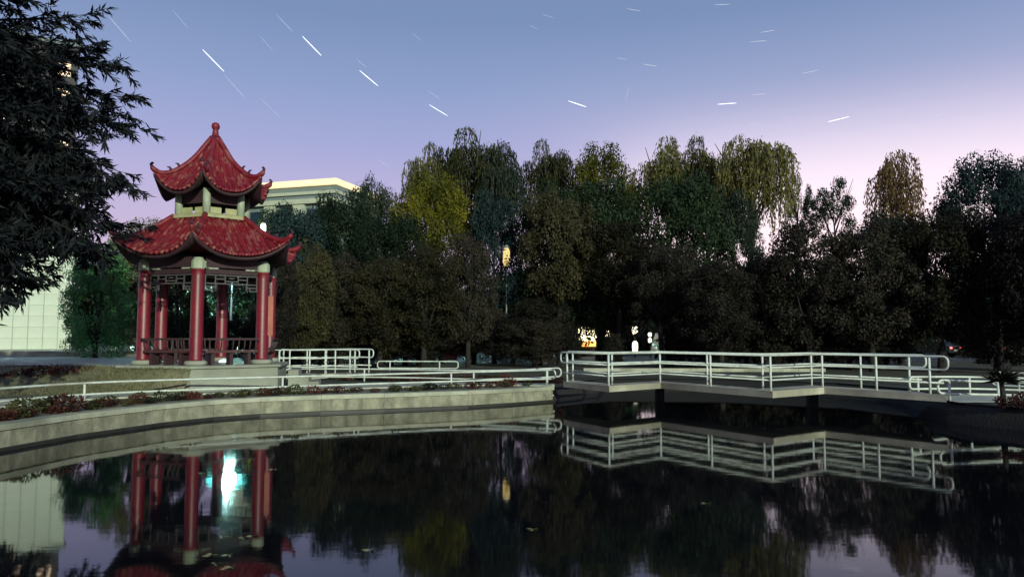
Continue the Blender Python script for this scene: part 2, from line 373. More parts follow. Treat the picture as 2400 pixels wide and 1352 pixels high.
# ------------------------------------------------------------------ railings
def arc_loop(top, low):
    """closed path: top bar, rounded end, low bar, rounded end"""
    def end(pt, pl, nxt):     # rounded end from pt (top) to pl (low) bulging away from nxt
        d = (pt-nxt); d.z = 0; d.normalize(); h = (pt.z-pl.z); r = min(.12, h*.45); o = []
        for k in range(0, 5):
            a = PI/2*(1-k/4); o.append(pt + d*(r*math.cos(a)) + Vector((0,0,-r+r*math.sin(a))))
        for k in range(0, 5):
            a = -PI/2*k/4; o.append(pl + d*(r*math.cos(a)) + Vector((0,0, r+r*math.sin(a))))
        return o
    top = [Vector(p) for p in top]; low = [Vector(p) for p in low]
    return top[1:-1] + end(top[-1], low[-1], top[-2]) + low[1:-1][::-1] + end(top[0], low[0], top[1])[::-1]
def bars(base, hs, parent, m, r=.029, corner=False):
    mk = lambda h: [Vector((p[0], p[1], p[2]+h)) for p in base]
    MB().tube(arc_loop(mk(hs[0]), mk(hs[1])), r, 8, closed=True).build('rail_loop', m, parent, True)
    for h in hs[2:]: MB().tube(mk(h), r*.9, 8).build('lower_rail', m, parent, True)
def posts(pts, h, parent, m, r=.031):
    me = MB().tube([(0,0,-.06),(0,0,h-.03)], r, 8).mesh('post', m, True)
    for p in pts: inst('post', me, parent, p)
def interp(base, fr):
    base = [Vector(p) for p in base]; ls = [(b2-a).length for a, b2 in zip(base, base[1:])]; s_ = fr*sum(ls)
    for i, q in enumerate(ls):
        if s_ <= q: return base[i].lerp(base[i+1], s_/q)
        s_ -= q
    return base[-1]
def smooth_line(pl, k=6):
    o = []; P = [Vector(p) for p in pl]
    for i in range(len(P)-1):
        p0, p1, p2, p3 = P[max(i-1,0)], P[i], P[i+1], P[min(i+2, len(P)-1)]
        for j in range(k):
            t_ = j/k; o.append(.5*((2*p1)+(p2-p0)*t_+(2*p0-5*p1+4*p2-p3)*t_*t_+(3*p1-p0-3*p2+p3)*t_**3))
    return o+[P[-1]]
def low_railing(line, zs, post_at, label, h=.41, lowh=.12, group='low white pipe railings beside the paths'):
    base = smooth_line([(x, y, z) for (x, y), z in zip(line, zs)])
    root = empty('low_railing', (0,0,0), label=label, cat='railing', group=group)
    bars(base, (h, lowh), root, M['white_pipe'])
    bb = [Vector(p) for p in base]
    pp = [min(bb, key=lambda q: (q.xy-Vector(p)).length) for p in post_at]
    posts(pp, h, root, M['white_pipe'])
    return root
zN = [.50]*6+[.51,.54,.60]
low_railing(railN, zN, [(-11.7,15.6),(-10.8,18.95),(-6.72,21.9),(-1.95,24.45),(1.05,24.45)], 'long low white pipe railing curving along the pond edge on the left')
low_railing(railF, [.51]*5+[.55,.62], [(-8.0,27.3),(-5.4,27.2),(-1.33,25.8),(1.3,25.4)], 'low white pipe railing on the far side of the path beside the bridge')
low_railing([(10.55,18.25),(11.3,18.35),(12.2,18.4),(13.4,17.8),(15,16)], [.58,.55,.53,.52,.5], [(10.75,18.3),(12.1,18.4),(13.6,17.7)], 'low white pipe railing nearest the pond at the right end of the bridge', h=.44)
low_railing([(10.62,19.75),(11.5,20.2),(12.6,20.5),(14.2,20.0),(16,18.8)], [.58,.56,.54,.52,.5], [(10.85,19.87),(12.5,20.5),(14.2,20.0)], 'low white pipe railing at the back of the right path behind the yucca', h=.44)
low_railing([(14.2,21.8),(15.2,20.9),(17.5,20.4)], [.55,.54,.52], [(14.6,21.4),(16.4,20.6)], 'curved low white railing at the far right edge', h=.5)
low_railing([(-6.4,36),(-4.5,35.8),(-2.7,35.6)], [.48]*3, [(-5.9,36),(-3.4,35.7)], 'short distant white railing on the lawn behind the path', h=.45)
le = empty('stone_ledge', (9.0,35,.476), R(-2), label='long low pale stone ledge on the far lawn seen through the bridge rails', cat='ledge')
for k in range(9): MB().box((-5+k*1.25,0,.075), (1.24,.35,.16)).build('ledge_stone', M['coping'], le)
low_railing([(-19.5,23.7),(-17.4,24.2),(-15.2,24.3)], [.80,.84,.86], [(-16.8,24.25)], 'short thin white railing among dark shrubs on the grassy bank', h=.33)

# ------------------------------------------------------------------ zigzag bridges
def zigzag(near, off, z, label, post_n, post_f, hs=(.96,.64,.32), ext=(.0,.0)):
    root = empty('zigzag_bridge', (near[0][0], near[0][1], 0), label=label, cat='bridge')
    o0 = Vector((near[0][0], near[0][1]))
    NN = [Vector(p)-o0 for p in near]; FF = [p+Vector(off) for p in NN]
    def out_line(line, s): return [p+Vector((0, -.11))*s for p in line]
    EN, EF = out_line(NN, 1), out_line(FF, -1)
    for i in range(len(NN)-1):
        dn = (EN[i+1]-EN[i]).normalized()*.005
        poly = [EN[i]+dn, EN[i+1]-dn, EF[i+1]-dn, EF[i]+dn]
        MB().prism(poly, z-.13, z+.002*(i % 2)).build('deck_slab', M['deck'], root)
        kn = [EN[i]+dn+Vector((0,.01)), EN[i+1]-dn+Vector((0,.01)), EN[i+1]-dn+Vector((0,.09)), EN[i]+dn+Vector((0,.09))]
        MB().prism(kn, z+.004, z+.045).build('deck_kerb', M['deck'], root)
    for i in range(2, len(NN)-1, 2):
        c = (NN[i]+FF[i])/2
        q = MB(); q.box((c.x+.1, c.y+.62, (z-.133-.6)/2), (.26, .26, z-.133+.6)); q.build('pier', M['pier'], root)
    def rail(line, pts):
        r_ = MB(); m0 = [Vector((p.x, p.y, z)) for p in line]
        par = empty('railing'); par.parent = root
        bars(m0, hs, par, M['white_pipe'], .027)
        posts([interp(m0, f) if not isinstance(f, int) else m0[f] for f in pts], hs[0], par, M['white_pipe'], .030)
        return par
    rail(NN, post_n); rail(FF, post_f)
    return root
nb = [(1.62,23.6),(2.78,21.4),(4.57,22.95),(6.71,19.3),(8.66,20.75),(10.48,18.07)]
def frac(pl, i, t_):
    ls = [(Vector(b2)-Vector(a)).length for a, b2 in zip(pl, pl[1:])]
    return (sum(ls[:i])+ls[i]*t_)/sum(ls)
pn = [frac(nb,0,.10), 1, 2, frac(nb,2,.5), 3, 4, frac(nb,4,.48), frac(nb,4,.90)]
zigzag(nb, (.30,1.50), .64, 'concrete zigzag footbridge with white triple-bar railings crossing the pond', pn, pn)
nb2 = [(-9.25,27.6),(-8.5,28.4),(-7.6,27.9),(-6.9,29.0),(-5.9,28.3)]
zigzag(nb2, (.25,1.5), .64, 'second smaller zigzag footbridge with white railings right of the pavilion', [frac(nb2,0,.05),frac(nb2,0,.6),1,2,frac(nb2,2,.6),3,frac(nb2,3,.9)], [frac(nb2,0,.05),1,2,3,frac(nb2,3,.9)])

# ------------------------------------------------------------------ hexagonal pavilion
PC = Vector((-9.78, 24.0, 0)); A0 = R(-78.6)
pav = empty('pavilion', (PC.x, PC.y, .46), label='red double-eaved hexagonal pavilion on a stone platform beside the pond', cat='pavilion')
Z0 = .46
ang = [A0 + k*PI/3 for k in range(6)]      # 0 front, 1 right, 2 right-back, 3 back, 4 left-back, 5 left
pol = lambda r, a: Vector((r*math.cos(a), r*math.sin(a)))
hexp = lambda r: [pol(r, a) for a in ang]
zz = lambda z: z - Z0
MB().prism(hexp(2.62), zz(.40), zz(1.16)).build('platform', M['platform'], pav)
MB().prism(hexp(2.72), zz(1.163), zz(1.24)).build('platform_edge', M['platform'], pav)
colm = MB().lathe([(.27,0),(.27,.10),(.20,.16),(.19,.18),(.185,2.6),(.175,2.95)], 14).mesh('column', M['red_paint'], True)
cbase = MB().lathe([(.30,0),(.33,.06),(.30,.13),(.22,.14)], 14).mesh('column_base', M['platform'], True)
for a in ang:
    p = pol(2.0, a)
    c = inst('column', colm, pav, (p.x, p.y, zz(1.24)))
    inst('column_base', cbase, c, (0,0,.002), (0,0,0), (1,1,1))
    # bracket at the column head: pale block with two wings
    bk = MB(); bk.lathe([(.15,0),(.20,.08),(.20,.28),(.12,.40)], 10, (0,0,0))
    for s_ in (1, -1):
        da = a + s_*(PI/2+PI/6)
        d = pol(1, da); mrot = Matrix.Rotation(da, 4, 'Z')
        for q in range(3):
            bk.box((d.x*(.24+.13*q), d.y*(.24+.13*q), .20-.035*q-.04*q*.5), (.15,.10,.20-.05*q), da)
    o_ = bk.build('bracket', M['pale_paint'], pav); o_.location = (p.x, p.y, zz(4.06))
def beam_between(name, r, k, z, h, th, m, inset=.0):
    a, b2 = pol(r, ang[k]), pol(r, ang[(k+1) % 6]); d = (b2-a); mid = (a+b2)/2; rz = math.atan2(d.y, d.x)
    q = MB().box((mid.x, mid.y, zz(z)), (d.length-inset, th, h), rz); return q.build(name, m, pav)
for k in range(6):
    beam_between('eave_beam', 2.0, k, 4.33, .30, .16, M['dark_wood'], .42)
    beam_between('tie_beam', 2.0, k, 4.06, .14, .12, M['dark_wood'], .40)
    # lattice frieze under the beam
    a, b2 = pol(2.0, ang[k]), pol(2.0, ang[(k+1) % 6]); d = (b2-a).normalized(); ln = (b2-a).length-.42; mid = (a+b2)/2; rz = math.atan2(d.y, d.x)
    q = MB()
    def fb(u0, v0, u1, v1, t_=.032):
        c = mid + d*((u0+u1)/2); q.box((c.x, c.y, zz((v0+v1)/2)), (max(abs(u1-u0), t_), .035, max(abs(v1-v0), t_)), rz)
    h = ln/2
    fb(-h,3.955,h,3.955); fb(-h,3.70,h,3.70); 
    for u in (-h, -h*.62, -h*.25, h*.25, h*.62, h): fb(u,3.70,u,3.955)
    fb(-h*.62,3.84,-h*.25,3.84); fb(h*.25,3.84,h*.62,3.84); fb(-h*.25,3.78,h*.25,3.78); fb(-h*.1,3.87,h*.1,3.87)
    for s_ in (-1, 1):
        fb(s_*h,3.50,s_*h*.72,3.50); fb(s_*h,3.60,s_*h*.60,3.60); fb(s_*h*.72,3.50,s_*h*.72,3.60); fb(s_*h,3.48,s_*h,3.70)
        c = mid+d*(s_*h*.60); q.lathe([(.02,0),(.035,-.03),(.035,-.14),(.015,-.2)], 6, (c.x, c.y, zz(3.68)))
    q.build('lattice_frieze', M['frieze'], pav)
    # bench with backrest on every side but the entrance (back)
    if k not in (2,):
        seat = beam_between('bench', 2.0, k, 1.645, .07, .42, M['brown_wood'], .40)
        for u in (-.55, 0, .55):
            c = mid+d*u; MB().box((c.x, c.y, zz(1.425)), (.10,.30,.365), rz).build('bench_leg', M['dark_wood'], pav)
        nrm = Vector((mid.x, mid.y)).normalized(); br = MB()
        c = mid+nrm*.30; br.box((c.x, c.y, zz(2.02)), (ln, .07, .06), rz)
        for u in range(9):
            uu = -h+ln*(u+.5)/9
            c0 = mid+d*uu+nrm*.2; c1 = mid+d*uu+nrm*.29
            br.tube([(c0.x,c0.y,zz(1.682)),(c0.x+nrm.x*.06,c0.y+nrm.y*.06,zz(1.8)),(c1.x,c1.y,zz(1.99))], .022, 5)
        br.build('backrest', M['dark_wood'], pav)
def cubic(xs, ys, x):
    # smooth monotone-ish interpolation
    x = min(max(x, xs[0]), xs[-1])
    for i in range(len(xs)-1):
        if x <= xs[i+1]:
            h = xs[i+1]-xs[i]; t_ = (x-xs[i])/h
            m0 = (ys[i+1]-ys[max(i-1,0)])/(xs[i+1]-xs[max(i-1,0)]); m1 = (ys[min(i+2,len(ys)-1)]-ys[i])/(xs[min(i+2,len(xs)-1)]-xs[i])
            return (2*t_**3-3*t_**2+1)*ys[i]+(t_**3-2*t_**2+t_)*h*m0+(-2*t_**3+3*t_**2)*ys[i+1]+(t_**3-t_**2)*h*m1
    return ys[-1]
def roof(name, r0, r1, vc, zc, vm, zm, rows, tile_r, pull, beasts):
    def P(k, u, v):
        rr = r0+(r1-r0)*v; a = pol(rr, ang[k]); b2 = pol(rr, ang[(k+1) % 6])
        p = a.lerp(b2, u); wgt = abs(2*u-1)**2.4
        z = cubic(vm, zm, v)*(1-wgt)+cubic(vc, zc, v)*wgt
        nrm = (a+b2).normalized(); p = p - nrm*(pull*(1-wgt)*v*v)
        return Vector((p.x, p.y, zz(z)))
    nu, nv = 16, 10; top = MB()
    for k in range(6):
        vs_ = [P(k, i/nu, j/nv) for j in range(nv+1) for i in range(nu+1)]
        top.add(vs_, [(j*(nu+1)+i, (j+1)*(nu+1)+i, (j+1)*(nu+1)+i+1, j*(nu+1)+i+1) for j in range(nv) for i in range(nu)])
    ro = top.build(name, M['red_roof'], pav, True)
    so_ = ro.modifiers.new('thickness', 'SOLIDIFY'); so_.thickness = .05; so_.offset = -1 if True else 1
    # soffit board under the eaves
    sf = MB()
    for k in range(6):
        vs_ = [P(k, i/nu, v)-Vector((0,0,dz)) for v, dz in ((1.0,.07),(.985,.16),(.75,.22),(.42,.28)) for i in range(nu+1)]
        sf.add(vs_, [(j*(nu+1)+i, j*(nu+1)+i+1, (j+1)*(nu+1)+i+1, (j+1)*(nu+1)+i) for j in range(3) for i in range(nu)])
    s2 = sf.build('soffit', M['dark_wood'], pav, True); s2.modifiers.new('thickness','SOLIDIFY').thickness = .03
    # tile rows running down each face; they start where they meet the corner ridge
    for k in range(6):
        rim = (pol(r1, ang[k])-pol(r1, ang[(k+1)%6])).length
        for i in range(rows):
            off_ = ((i+.5)/rows-.5)*rim
            pts = []; rad = []
            steps = 14
            for j in range(steps+1):
                v = j/steps; rr = r0+(r1-r0)*v; half = rr*math.sin(PI/6)
                if abs(off_) > half*.97: continue
                p = P(k, .5+off_/(2*half), v); pts.append(p+Vector((0,0,.012)))
            if len(pts) < 2: continue
            q = MB(); 
            for j in range(len(pts)-1):    # each tile a slightly tapered barrel that laps the next
                a, b2 = pts[j], pts[j+1]; q.tube([a, b2+(b2-a)*.08], [tile_r*.86, tile_r*1.06], 6, caps=(j == len(pts)-2))
            e_ = (pts[-1]-pts[-2]).normalized(); q.tube([pts[-1], pts[-1]+e_*.05], tile_r*1.25, 8)
            q.build('tile_row', M['red_tile'], ro, True)
            # drip tile between rows
    # corner ridges with curled tips and ridge figures
    for k in range(6):
        pts = [P(k, 0, j/12)+Vector((0,0,.05)) for j in range(13)]
        e_ = (pts[-1]-pts[-2]).normalized()
        pts += [pts[-1]+e_*.05+Vector((0,0,.02)), pts[-1]+e_*.08+Vector((0,0,.07))]
        rd = MB().tube(pts, [.085]*12+[.085,.08,.05], 8).build('corner_ridge', M['red_roof'], ro, True)
        for fv in beasts:
            c = P(k, 0, fv)+Vector((0,0,.10)); dr = pol(1, ang[k]); q = MB()
            q.tube([(c.x,c.y,c.z),(c.x,c.y,c.z+.07),(c.x+dr.x*.05,c.y+dr.y*.05,c.z+.13)], [.035,.045,.03], 6)
            q.tube([(c.x+dr.x*.03,c.y+dr.y*.03,c.z+.11),(c.x+dr.x*.11,c.y+dr.y*.11,c.z+.12)], [.03,.015], 5)
            q.build('ridge_figure', M['dark_wood'], ro, True)
        tp = pts[-1]; dr = pol(1, ang[k]); q = MB()
        q.tube([tp-Vector((0,0,.03)), tp+Vector((dr.x*.02,dr.y*.02,.05)), tp+Vector((dr.x*-.02,dr.y*-.02,.10)), tp+Vector((-dr.x*.06,-dr.y*.06,.10))], [.045,.05,.04,.02], 6)
        q.build('ridge_figure', M['dark_wood'], ro, True)
    return ro
roof('lower_roof', 1.22, 2.96, [0,.3,.6,.85,1], [5.85,5.47,5.17,5.06,5.16], [0,.3,.6,1], [5.80,5.36,4.95,4.56], 15, .05, .22, (.55,.70))
roof('upper_roof', .10, 1.85, [0,.15,.30,.5,.72,.9,1], [8.58,8.20,7.83,7.48,7.22,7.16,7.24], [0,.2,.45,.7,1], [8.55,7.98,7.38,6.98,6.64], 11, .042, .12, (.58,.72))
# top ring of the lower roof, neck, finial
MB().lathe([(1.16,0),(1.30,.02),(1.30,.12),(1.2,.16)], 6, (0,0,0)).build('ridge_ring', M['neck_panel'], pav).location = (0,0,zz(5.80))
pav_children = [o for o in pav.children if o.name.startswith('ridge_ring')]
pav_children[0].rotation_euler = (0,0,A0)
nkm = MB().lathe([(.12,0),(.12,.80)], 10).mesh('neck_column', M['pale_paint'], True)
for k in range(6):
    p = pol(1.08, ang[k]); inst('neck_column', nkm, pav, (p.x, p.y, zz(5.93)))
    a, b2 = pol(1.02, ang[k]), pol(1.02, ang[(k+1)%6]); d = b2-a; mid = (a+b2)/2; rz = math.atan2(d.y, d.x)
    for s_ in (-1, 1):
        c = mid + d*(.245*s_)
        MB().box((c.x, c.y, zz(6.06)), (d.length*.36,.05,.22), rz).build('neck_panel', M['neck_panel'], pav)
    MB().box((mid.x, mid.y, zz(6.50)), (d.length-.16,.10,.42), rz).build('neck_beam', M['dark_wood'], pav)
MB().lathe([(.19,0),(.20,.10),(.13,.16),(.10,.30),(.085,.42),(.12,.46),(.135,.54),(.11,.62),(.03,.66)], 12).build('finial', M['red_roof'], pav, True).location = (0,0,zz(8.48))
# orange-lit strip on the right column, glint on the floor
nbp = pol(2.0, ang[1])
MB().box((nbp.x+.23, nbp.y+.02, zz(2.75)), (.20,.05,1.25), .2).build('lit_column_strip', mat('orange light on column', (.34,.10,.06), .6, .25, 3), pav)  # added strip; orange light on the back column is in its colour
fl = empty('floor_glint', (PC.x+pol(1.2,ang[0]+.55).x, PC.y+pol(1.2,ang[0]+.55).y, 1.242), label='round cyan-white glow added for a lamp reflection on the pavilion floor', cat='light')  # glowing disc added where the floor mirrors the street lamp
MB().lathe([(.19,0),(.20,.03),(.16,.06)], 14).build('glint_rim', M['metal'], fl, True)
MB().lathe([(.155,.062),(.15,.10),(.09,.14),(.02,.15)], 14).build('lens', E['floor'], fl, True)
# steps on the right flank of the platform
st = empty('stone_steps', (PC.x, PC.y, .46), label='small grey stone steps at the right flank of the pavilion platform', cat='steps')
sa = ang[1]+PI/6; sn = pol(1, sa)
for i in range(3):
    c = sn*(2.52+.32*(3-i)-.16); MB().box((c.x, c.y, (.19*(i+1))/2), (.318,1.3,.19*(i+1)), sa).build('step', M['platform'], st)

# ------------------------------------------------------------------ foliage meshes
def leafmesh(name, c, d, Ls, Ws, m=None, nrm=None):
    n = len(c); d = d/np.maximum(np.linalg.norm(d, axis=1, keepdims=True), 1e-6)
    s = np.cross(d, rng.normal(size=(n,3)) if nrm is None else nrm+rng.normal(size=(n,3))*.38); s /= np.maximum(np.linalg.norm(s, axis=1, keepdims=True), 1e-6)
    Ls = np.asarray(Ls).reshape(-1,1)*np.ones((n,1)); Ws = np.asarray(Ws).reshape(-1,1)*np.ones((n,1))
    nm = np.cross(d, s)
    v = np.stack([c, c+d*Ls*.45+s*Ws+nm*Ls*.04, c+d*Ls-nm*Ls*.06, c+d*Ls*.45-s*Ws+nm*Ls*.04], axis=1).reshape(-1,3)
    me = bpy.data.meshes.new(name); me.vertices.add(4*n); me.vertices.foreach_set('co', v.ravel().astype(np.float32))
    me.loops.add(4*n); me.loops.foreach_set('vertex_index', np.arange(4*n, dtype=np.int32))
    me.polygons.add(n); me.polygons.foreach_set('loop_start', np.arange(0, 4*n, 4, dtype=np.int32))
    me.update(calc_edges=True); me.validate()
    me.materials.append(m or L['dark'])
    return me
def unit(n): 
    x = rng.normal(size=(n,3)); return x/np.linalg.norm(x, axis=1, keepdims=True)
def broad_crown(name, H=10, RR=3.6, z0=1.2, clumps=85, per=135, lsize=(.16,.30), flat=1.0, lump=.42, shell=.25):
    zc, hz = (H+z0)/2, (H-z0)/2
    u = unit(clumps); rad = rng.uniform(shell, 1.0, (clumps,1))**.45; u = np.sign(u)*np.abs(u)**.85
    cs = u*rad*np.array([RR*.82, RR*.82, hz*.86]); 
    cs += np.array([0,0,zc]); cr = rng.uniform(.55,1.15,clumps)*RR*lump*.55
    C_, D_, N_ = [], [], []
    for i in range(clumps):
        dd = unit(per); r_ = rng.uniform(.2,1,(per,1))**.5*cr[i]*np.array([1,1,.75*flat]); C_.append(cs[i]+dd*r_); D_.append(np.cross(dd, rng.normal(size=(per,3)))+dd*.35+np.array([0,0,-.25])); N_.append(dd)
    C_ = np.concatenate(C_); D_ = np.concatenate(D_); n = len(C_); s = lsize[0]+(lsize[1]-lsize[0])*rng.uniform(0,1,n)**1.6
    return leafmesh(name, C_, D_, s, s*.30, None, np.concatenate(N_)), cs
def willow_crown(name, H=12, RR=4.0, z0=2.2, heads=15, per=46, drop=.17):
    C_, D_, S_ = [], [], []
    for h in range(heads):
        a = h*2.399+rng.uniform(-.4,.4); rr = RR*.78*math.sqrt((h+.3)/heads); hx, hy = rr*math.cos(a), rr*math.sin(a)
        hz = H*(.95-drop*(rr/RR)**1.5)+rng.uniform(-1.3,.3); hr = rng.uniform(.75,1.35)
        for i in range(per):
            b = rng.uniform(0,2*PI); q = math.sqrt(rng.uniform(0,1)); sx, sy = math.cos(b), math.sin(b)
            ln = rng.uniform(.7,3.6)*(.6+.7*rr/RR); zt = hz+hr*.55*(1-q*q); ln = min(ln, zt-z0); k = max(6, int(ln/.13))
            t_ = np.linspace(0,1,k); outw = hr*q+.35*(1-np.exp(-t_*5)); sway = rng.uniform(-.25,.25,2)
            px = hx+sx*outw+sway[0]*t_**2; py = hy+sy*outw+sway[1]*t_**2; pz = zt+.18*np.sin(np.minimum(t_*9, PI))-ln*t_
            C_.append(np.stack([px,py,pz],1)+rng.normal(size=(k,3))*.05); D_.append(np.array([sx*.2,sy*.2,-1.0])+rng.normal(size=(k,3))*.45); S_.append(rng.uniform(.20,.36,k))
    C_ = np.concatenate(C_); D_ = np.concatenate(D_); S_ = np.concatenate(S_)
    return leafmesh(name, C_, D_, S_, S_*.18), None
def trunk_mesh(name, H=10, r=.22, fork=.3, limbs=7, spread=2.2, m=None, top=.8):
    q = MB(); rn = random.Random(name)
    pts = [(rn.uniform(-.1,.1)*i, rn.uniform(-.1,.1)*i, H*top*i/5) for i in range(6)]
    q.tube(pts, [r*1.25, r, r*.85, r*.6, r*.4, r*.15], 8)
    for i in range(limbs):
        a = 2*PI*i/limbs+rn.uniform(-.4,.4); h0 = H*(fork+.35*rn.random()); k = h0/(H*top)*5; j = min(4, int(k)); f_ = k-j
        b0 = Vector(pts[j]).lerp(Vector(pts[j+1]), f_)
        d = Vector((math.cos(a), math.sin(a), rn.uniform(.7,1.3))); ln = spread*rn.uniform(.8,1.3)
        p1 = b0+d*ln*.45; p2 = b0+Vector((d.x*1.1, d.y*1.1, d.z*1.25))*ln*.9
        q.tube([b0, p1, p2], [r*.5, r*.3, r*.08], 6)
        for s_ in (-1, 1):
            e = Vector((math.cos(a+s_*.8), math.sin(a+s_*.8), .8)); q.tube([p1, p1+e*ln*.5], [r*.22, r*.05], 5)
    return q.mesh(name, m or M['bark'], True)
K = {}
for i in range(3): K['broad%d' % i] = (broad_crown('crown', 10, 3.8, .9, 130, 230, (.09,.26), lump=.42)[0], trunk_mesh('trunk', fork=.18, top=.7), 10, 3.3)
for i in range(2): K['bushy%d' % i] = (broad_crown('crown', 10, 4.4, .2, 130, 210, (.10,.28), lump=.42)[0], trunk_mesh('trunk', fork=.15, top=.7), 10, 3.9)
for i in range(3): K['willow%d' % i] = (willow_crown('crown')[0], trunk_mesh('trunk', 12, .26, .35, 8, 2.6, M['bark_pale'], .66), 12, 3.7)
K['slim'] = (willow_crown('crown', 12, 2.4, 1.5, 16, 36, .52)[0], trunk_mesh('trunk', 12, .2, .3, 7, 1.6, M['bark_pale'], .75), 12, 2.6)
K['cloud'] = (broad_crown('crown', 10, 3.4, 3.0, 40, 300, (.10,.24), .6, .52)[0], trunk_mesh('trunk', 10, .2, .35, 8, 2.0), 10, 3.6)
K['dense'] = (broad_crown('crown', 10, 4.2, .5, 260, 170, (.09,.24), 1.0, .38, .42)[0], trunk_mesh('trunk', fork=.2, top=.7), 10, 3.75)
for i in range(2): K['high%d' % i] = (broad_crown('crown', 10, 3.8, 3.3, 110, 220, (.09,.26), lump=.42)[0], trunk_mesh('trunk', fork=.32, top=.7), 10, 3.3)

def tree(kind, px, topy, Y, wpx, leaf, label, name='tree', group=None, gz=.46, rz=None, cat='tree'):
    cr, tk, H, RR = K[kind]; p = at(px, topy, Y)
    hz = (p.z-gz)/H; rs = wpx/2*Y/F/RR
    root = empty(name, (p.x, Y, gz), random.uniform(0, 6.28) if rz is None else rz, label=label, cat=cat, group=group)
    inst('crown', cr, root, scale=(rs, rs, hz*1.0), m=L[leaf])
    inst('trunk', tk, root, scale=((rs+.2)*.85, (rs+.2)*.85, hz))
    return root
BG = 'tall trees along the back of the park'; NG = 'nearer dark trees on the far bank'
# back row
tree('willow0', 1010, 322, 54, 130, 'willow', 'olive weeping willow with lower left top above the yellow bush', 'willow_tree', BG)
tree('willow1', 1105, 292, 55, 190, 'willow', 'tall weeping willow with a pointed top left of the narrow sky gap', 'willow_tree', BG)
tree('willow2', 1172, 340, 53, 130, 'willow_dark', 'dark drooping willow at the left edge of the narrow sky gap', 'willow_tree', BG)
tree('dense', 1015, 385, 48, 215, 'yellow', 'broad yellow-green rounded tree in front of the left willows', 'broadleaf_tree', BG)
tree('bushy0', 880, 385, 52, 130, 'willow_dark', 'dark green tree with knobbly top at the right end of the cream building', 'broadleaf_tree', BG)
tree('bushy1', 800, 424, 46, 170, 'dark', 'dark tree in front of the cream building right end', 'broadleaf_tree', BG)
tree('bushy0', 690, 455, 44, 185, 'blue', 'blue-green tree in front of the cream building pillars', 'broadleaf_tree', BG)
tree('bushy1', 655, 462, 52, 120, 'dark', 'dark tree hiding the left windows of the cream hall', 'broadleaf_tree', BG)
tree('bushy0', 745, 446, 50, 150, 'blue', 'blue-green tree hiding the middle windows of the cream hall', 'broadleaf_tree', BG)
tree('willow1', 1285, 316, 54, 130, 'willow', 'grey-green willow at the right edge of the narrow sky gap', 'willow_tree', BG)
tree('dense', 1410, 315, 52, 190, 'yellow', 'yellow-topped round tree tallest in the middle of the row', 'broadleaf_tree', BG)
tree('bushy1', 1400, 395, 47, 260, 'dark', 'dark tree below the yellow-topped tree in the middle', 'broadleaf_tree', BG)
tree('bushy0', 1590, 365, 48, 250, 'dark', 'large dark round tree left of the big drooping willow', 'broadleaf_tree', BG)
tree('willow2', 1560, 325, 56, 170, 'willow', 'pale thin-topped willow behind the large dark round tree', 'willow_tree', BG)
tree('willow0', 1650, 308, 55, 150, 'willow', 'willow with a spiky top left of the big drooping willow', 'willow_tree', BG)
tree('willow1', 1760, 298, 52, 190, 'willow', 'big drooping willow at the left side of the bright sky', 'willow_tree', BG)
tree('bushy1', 1290, 405, 45, 170, 'dark', 'dark rounded tree below the narrow sky gap', 'broadleaf_tree', BG)
tree('bushy1', 1160, 430, 46, 150, 'blue', 'blue-green dark tree beneath the pointed willow', 'broadleaf_tree', BG)
tree('bushy0', 920, 470, 43, 190, 'dark', 'dark tree below left of the yellow-green rounded tree', 'broadleaf_tree', BG)
tree('cloud', 1868, 368, 62, 70, 'dark', 'slender dark tree with a small round head against the bright sky', 'broadleaf_tree', BG)
tree('cloud', 1948, 380, 60, 125, 'dark', 'tiered dark tree standing alone against the bright sky', 'broadleaf_tree', BG)
tree('slim', 2092, 308, 58, 135, 'orange', 'rusty orange willow standing alone against the bright sky', 'willow_tree', BG)
tree('dense', 2300, 335, 46, 215, 'blue', 'round dense dark tree at the right with smooth top', 'broadleaf_tree', BG)
tree('dense', 2420, 350, 48, 190, 'blue', 'dark rounded tree cut by the right edge of the picture', 'broadleaf_tree', BG)
tree('bushy0', 2100, 470, 45, 220, 'dark', 'low dark green tree below the rusty orange willow', 'broadleaf_tree', BG)
tree('bushy1', 1720, 420, 50, 140, 'willow_dark', 'dark drooping tree below the big willow', 'broadleaf_tree', BG)
# nearer row
near_ = [(722,548,36,130,'broad0','olive','dark tree just right of the pavilion eave'),
 (805,578,38,150,'broad1','olive2','low brown tree right of the pavilion below the blue-green tree'),
 (895,583,37,160,'broad2','olive','low olive tree behind the distant short railing'),
 (995,550,38,165,'broad0','olive','olive tree with rounded top left of the yellow lantern'),
 (1098,528,40,130,'broad1','olive2','dark brown tree immediately left of the yellow lantern'),
 (1310,437,43,180,'high0','olive','tallest olive tree of the nearer row beside the bridge start'),
 (1448,507,42.5,185,'high1','olive','olive tree above the bright shop light'),
 (1565,563,42.5,185,'high0','olive2','brown tree right of the bright shop light'),
 (1685,594,36,175,'broad2','olive2','lowest dark tree behind the middle of the bridge'),
 (1790,568,37,160,'bushy0','olive2','dark tree below the big drooping willow'),
 (1890,480,36,200,'broad0','olive2','tall brown tree behind the right part of the bridge'),
 (2035,500,35,215,'broad1','olive2','brown tree behind the right end of the bridge'),
 (2190,464,34,200,'broad2','olive','olive tree with lit top near the right end of the bridge'),
 (2330,475,33,200,'bushy1','olive2','dark tree right of the bridge with red light below'),
 (2430,428,31,220,'broad0','olive2','nearest dark tree at the right picture edge')]
for px, ty, Y, wp, kd, lf, lb in near_: tree(kd, px, ty, Y, wp, lf, lb, 'broadleaf_tree', NG)
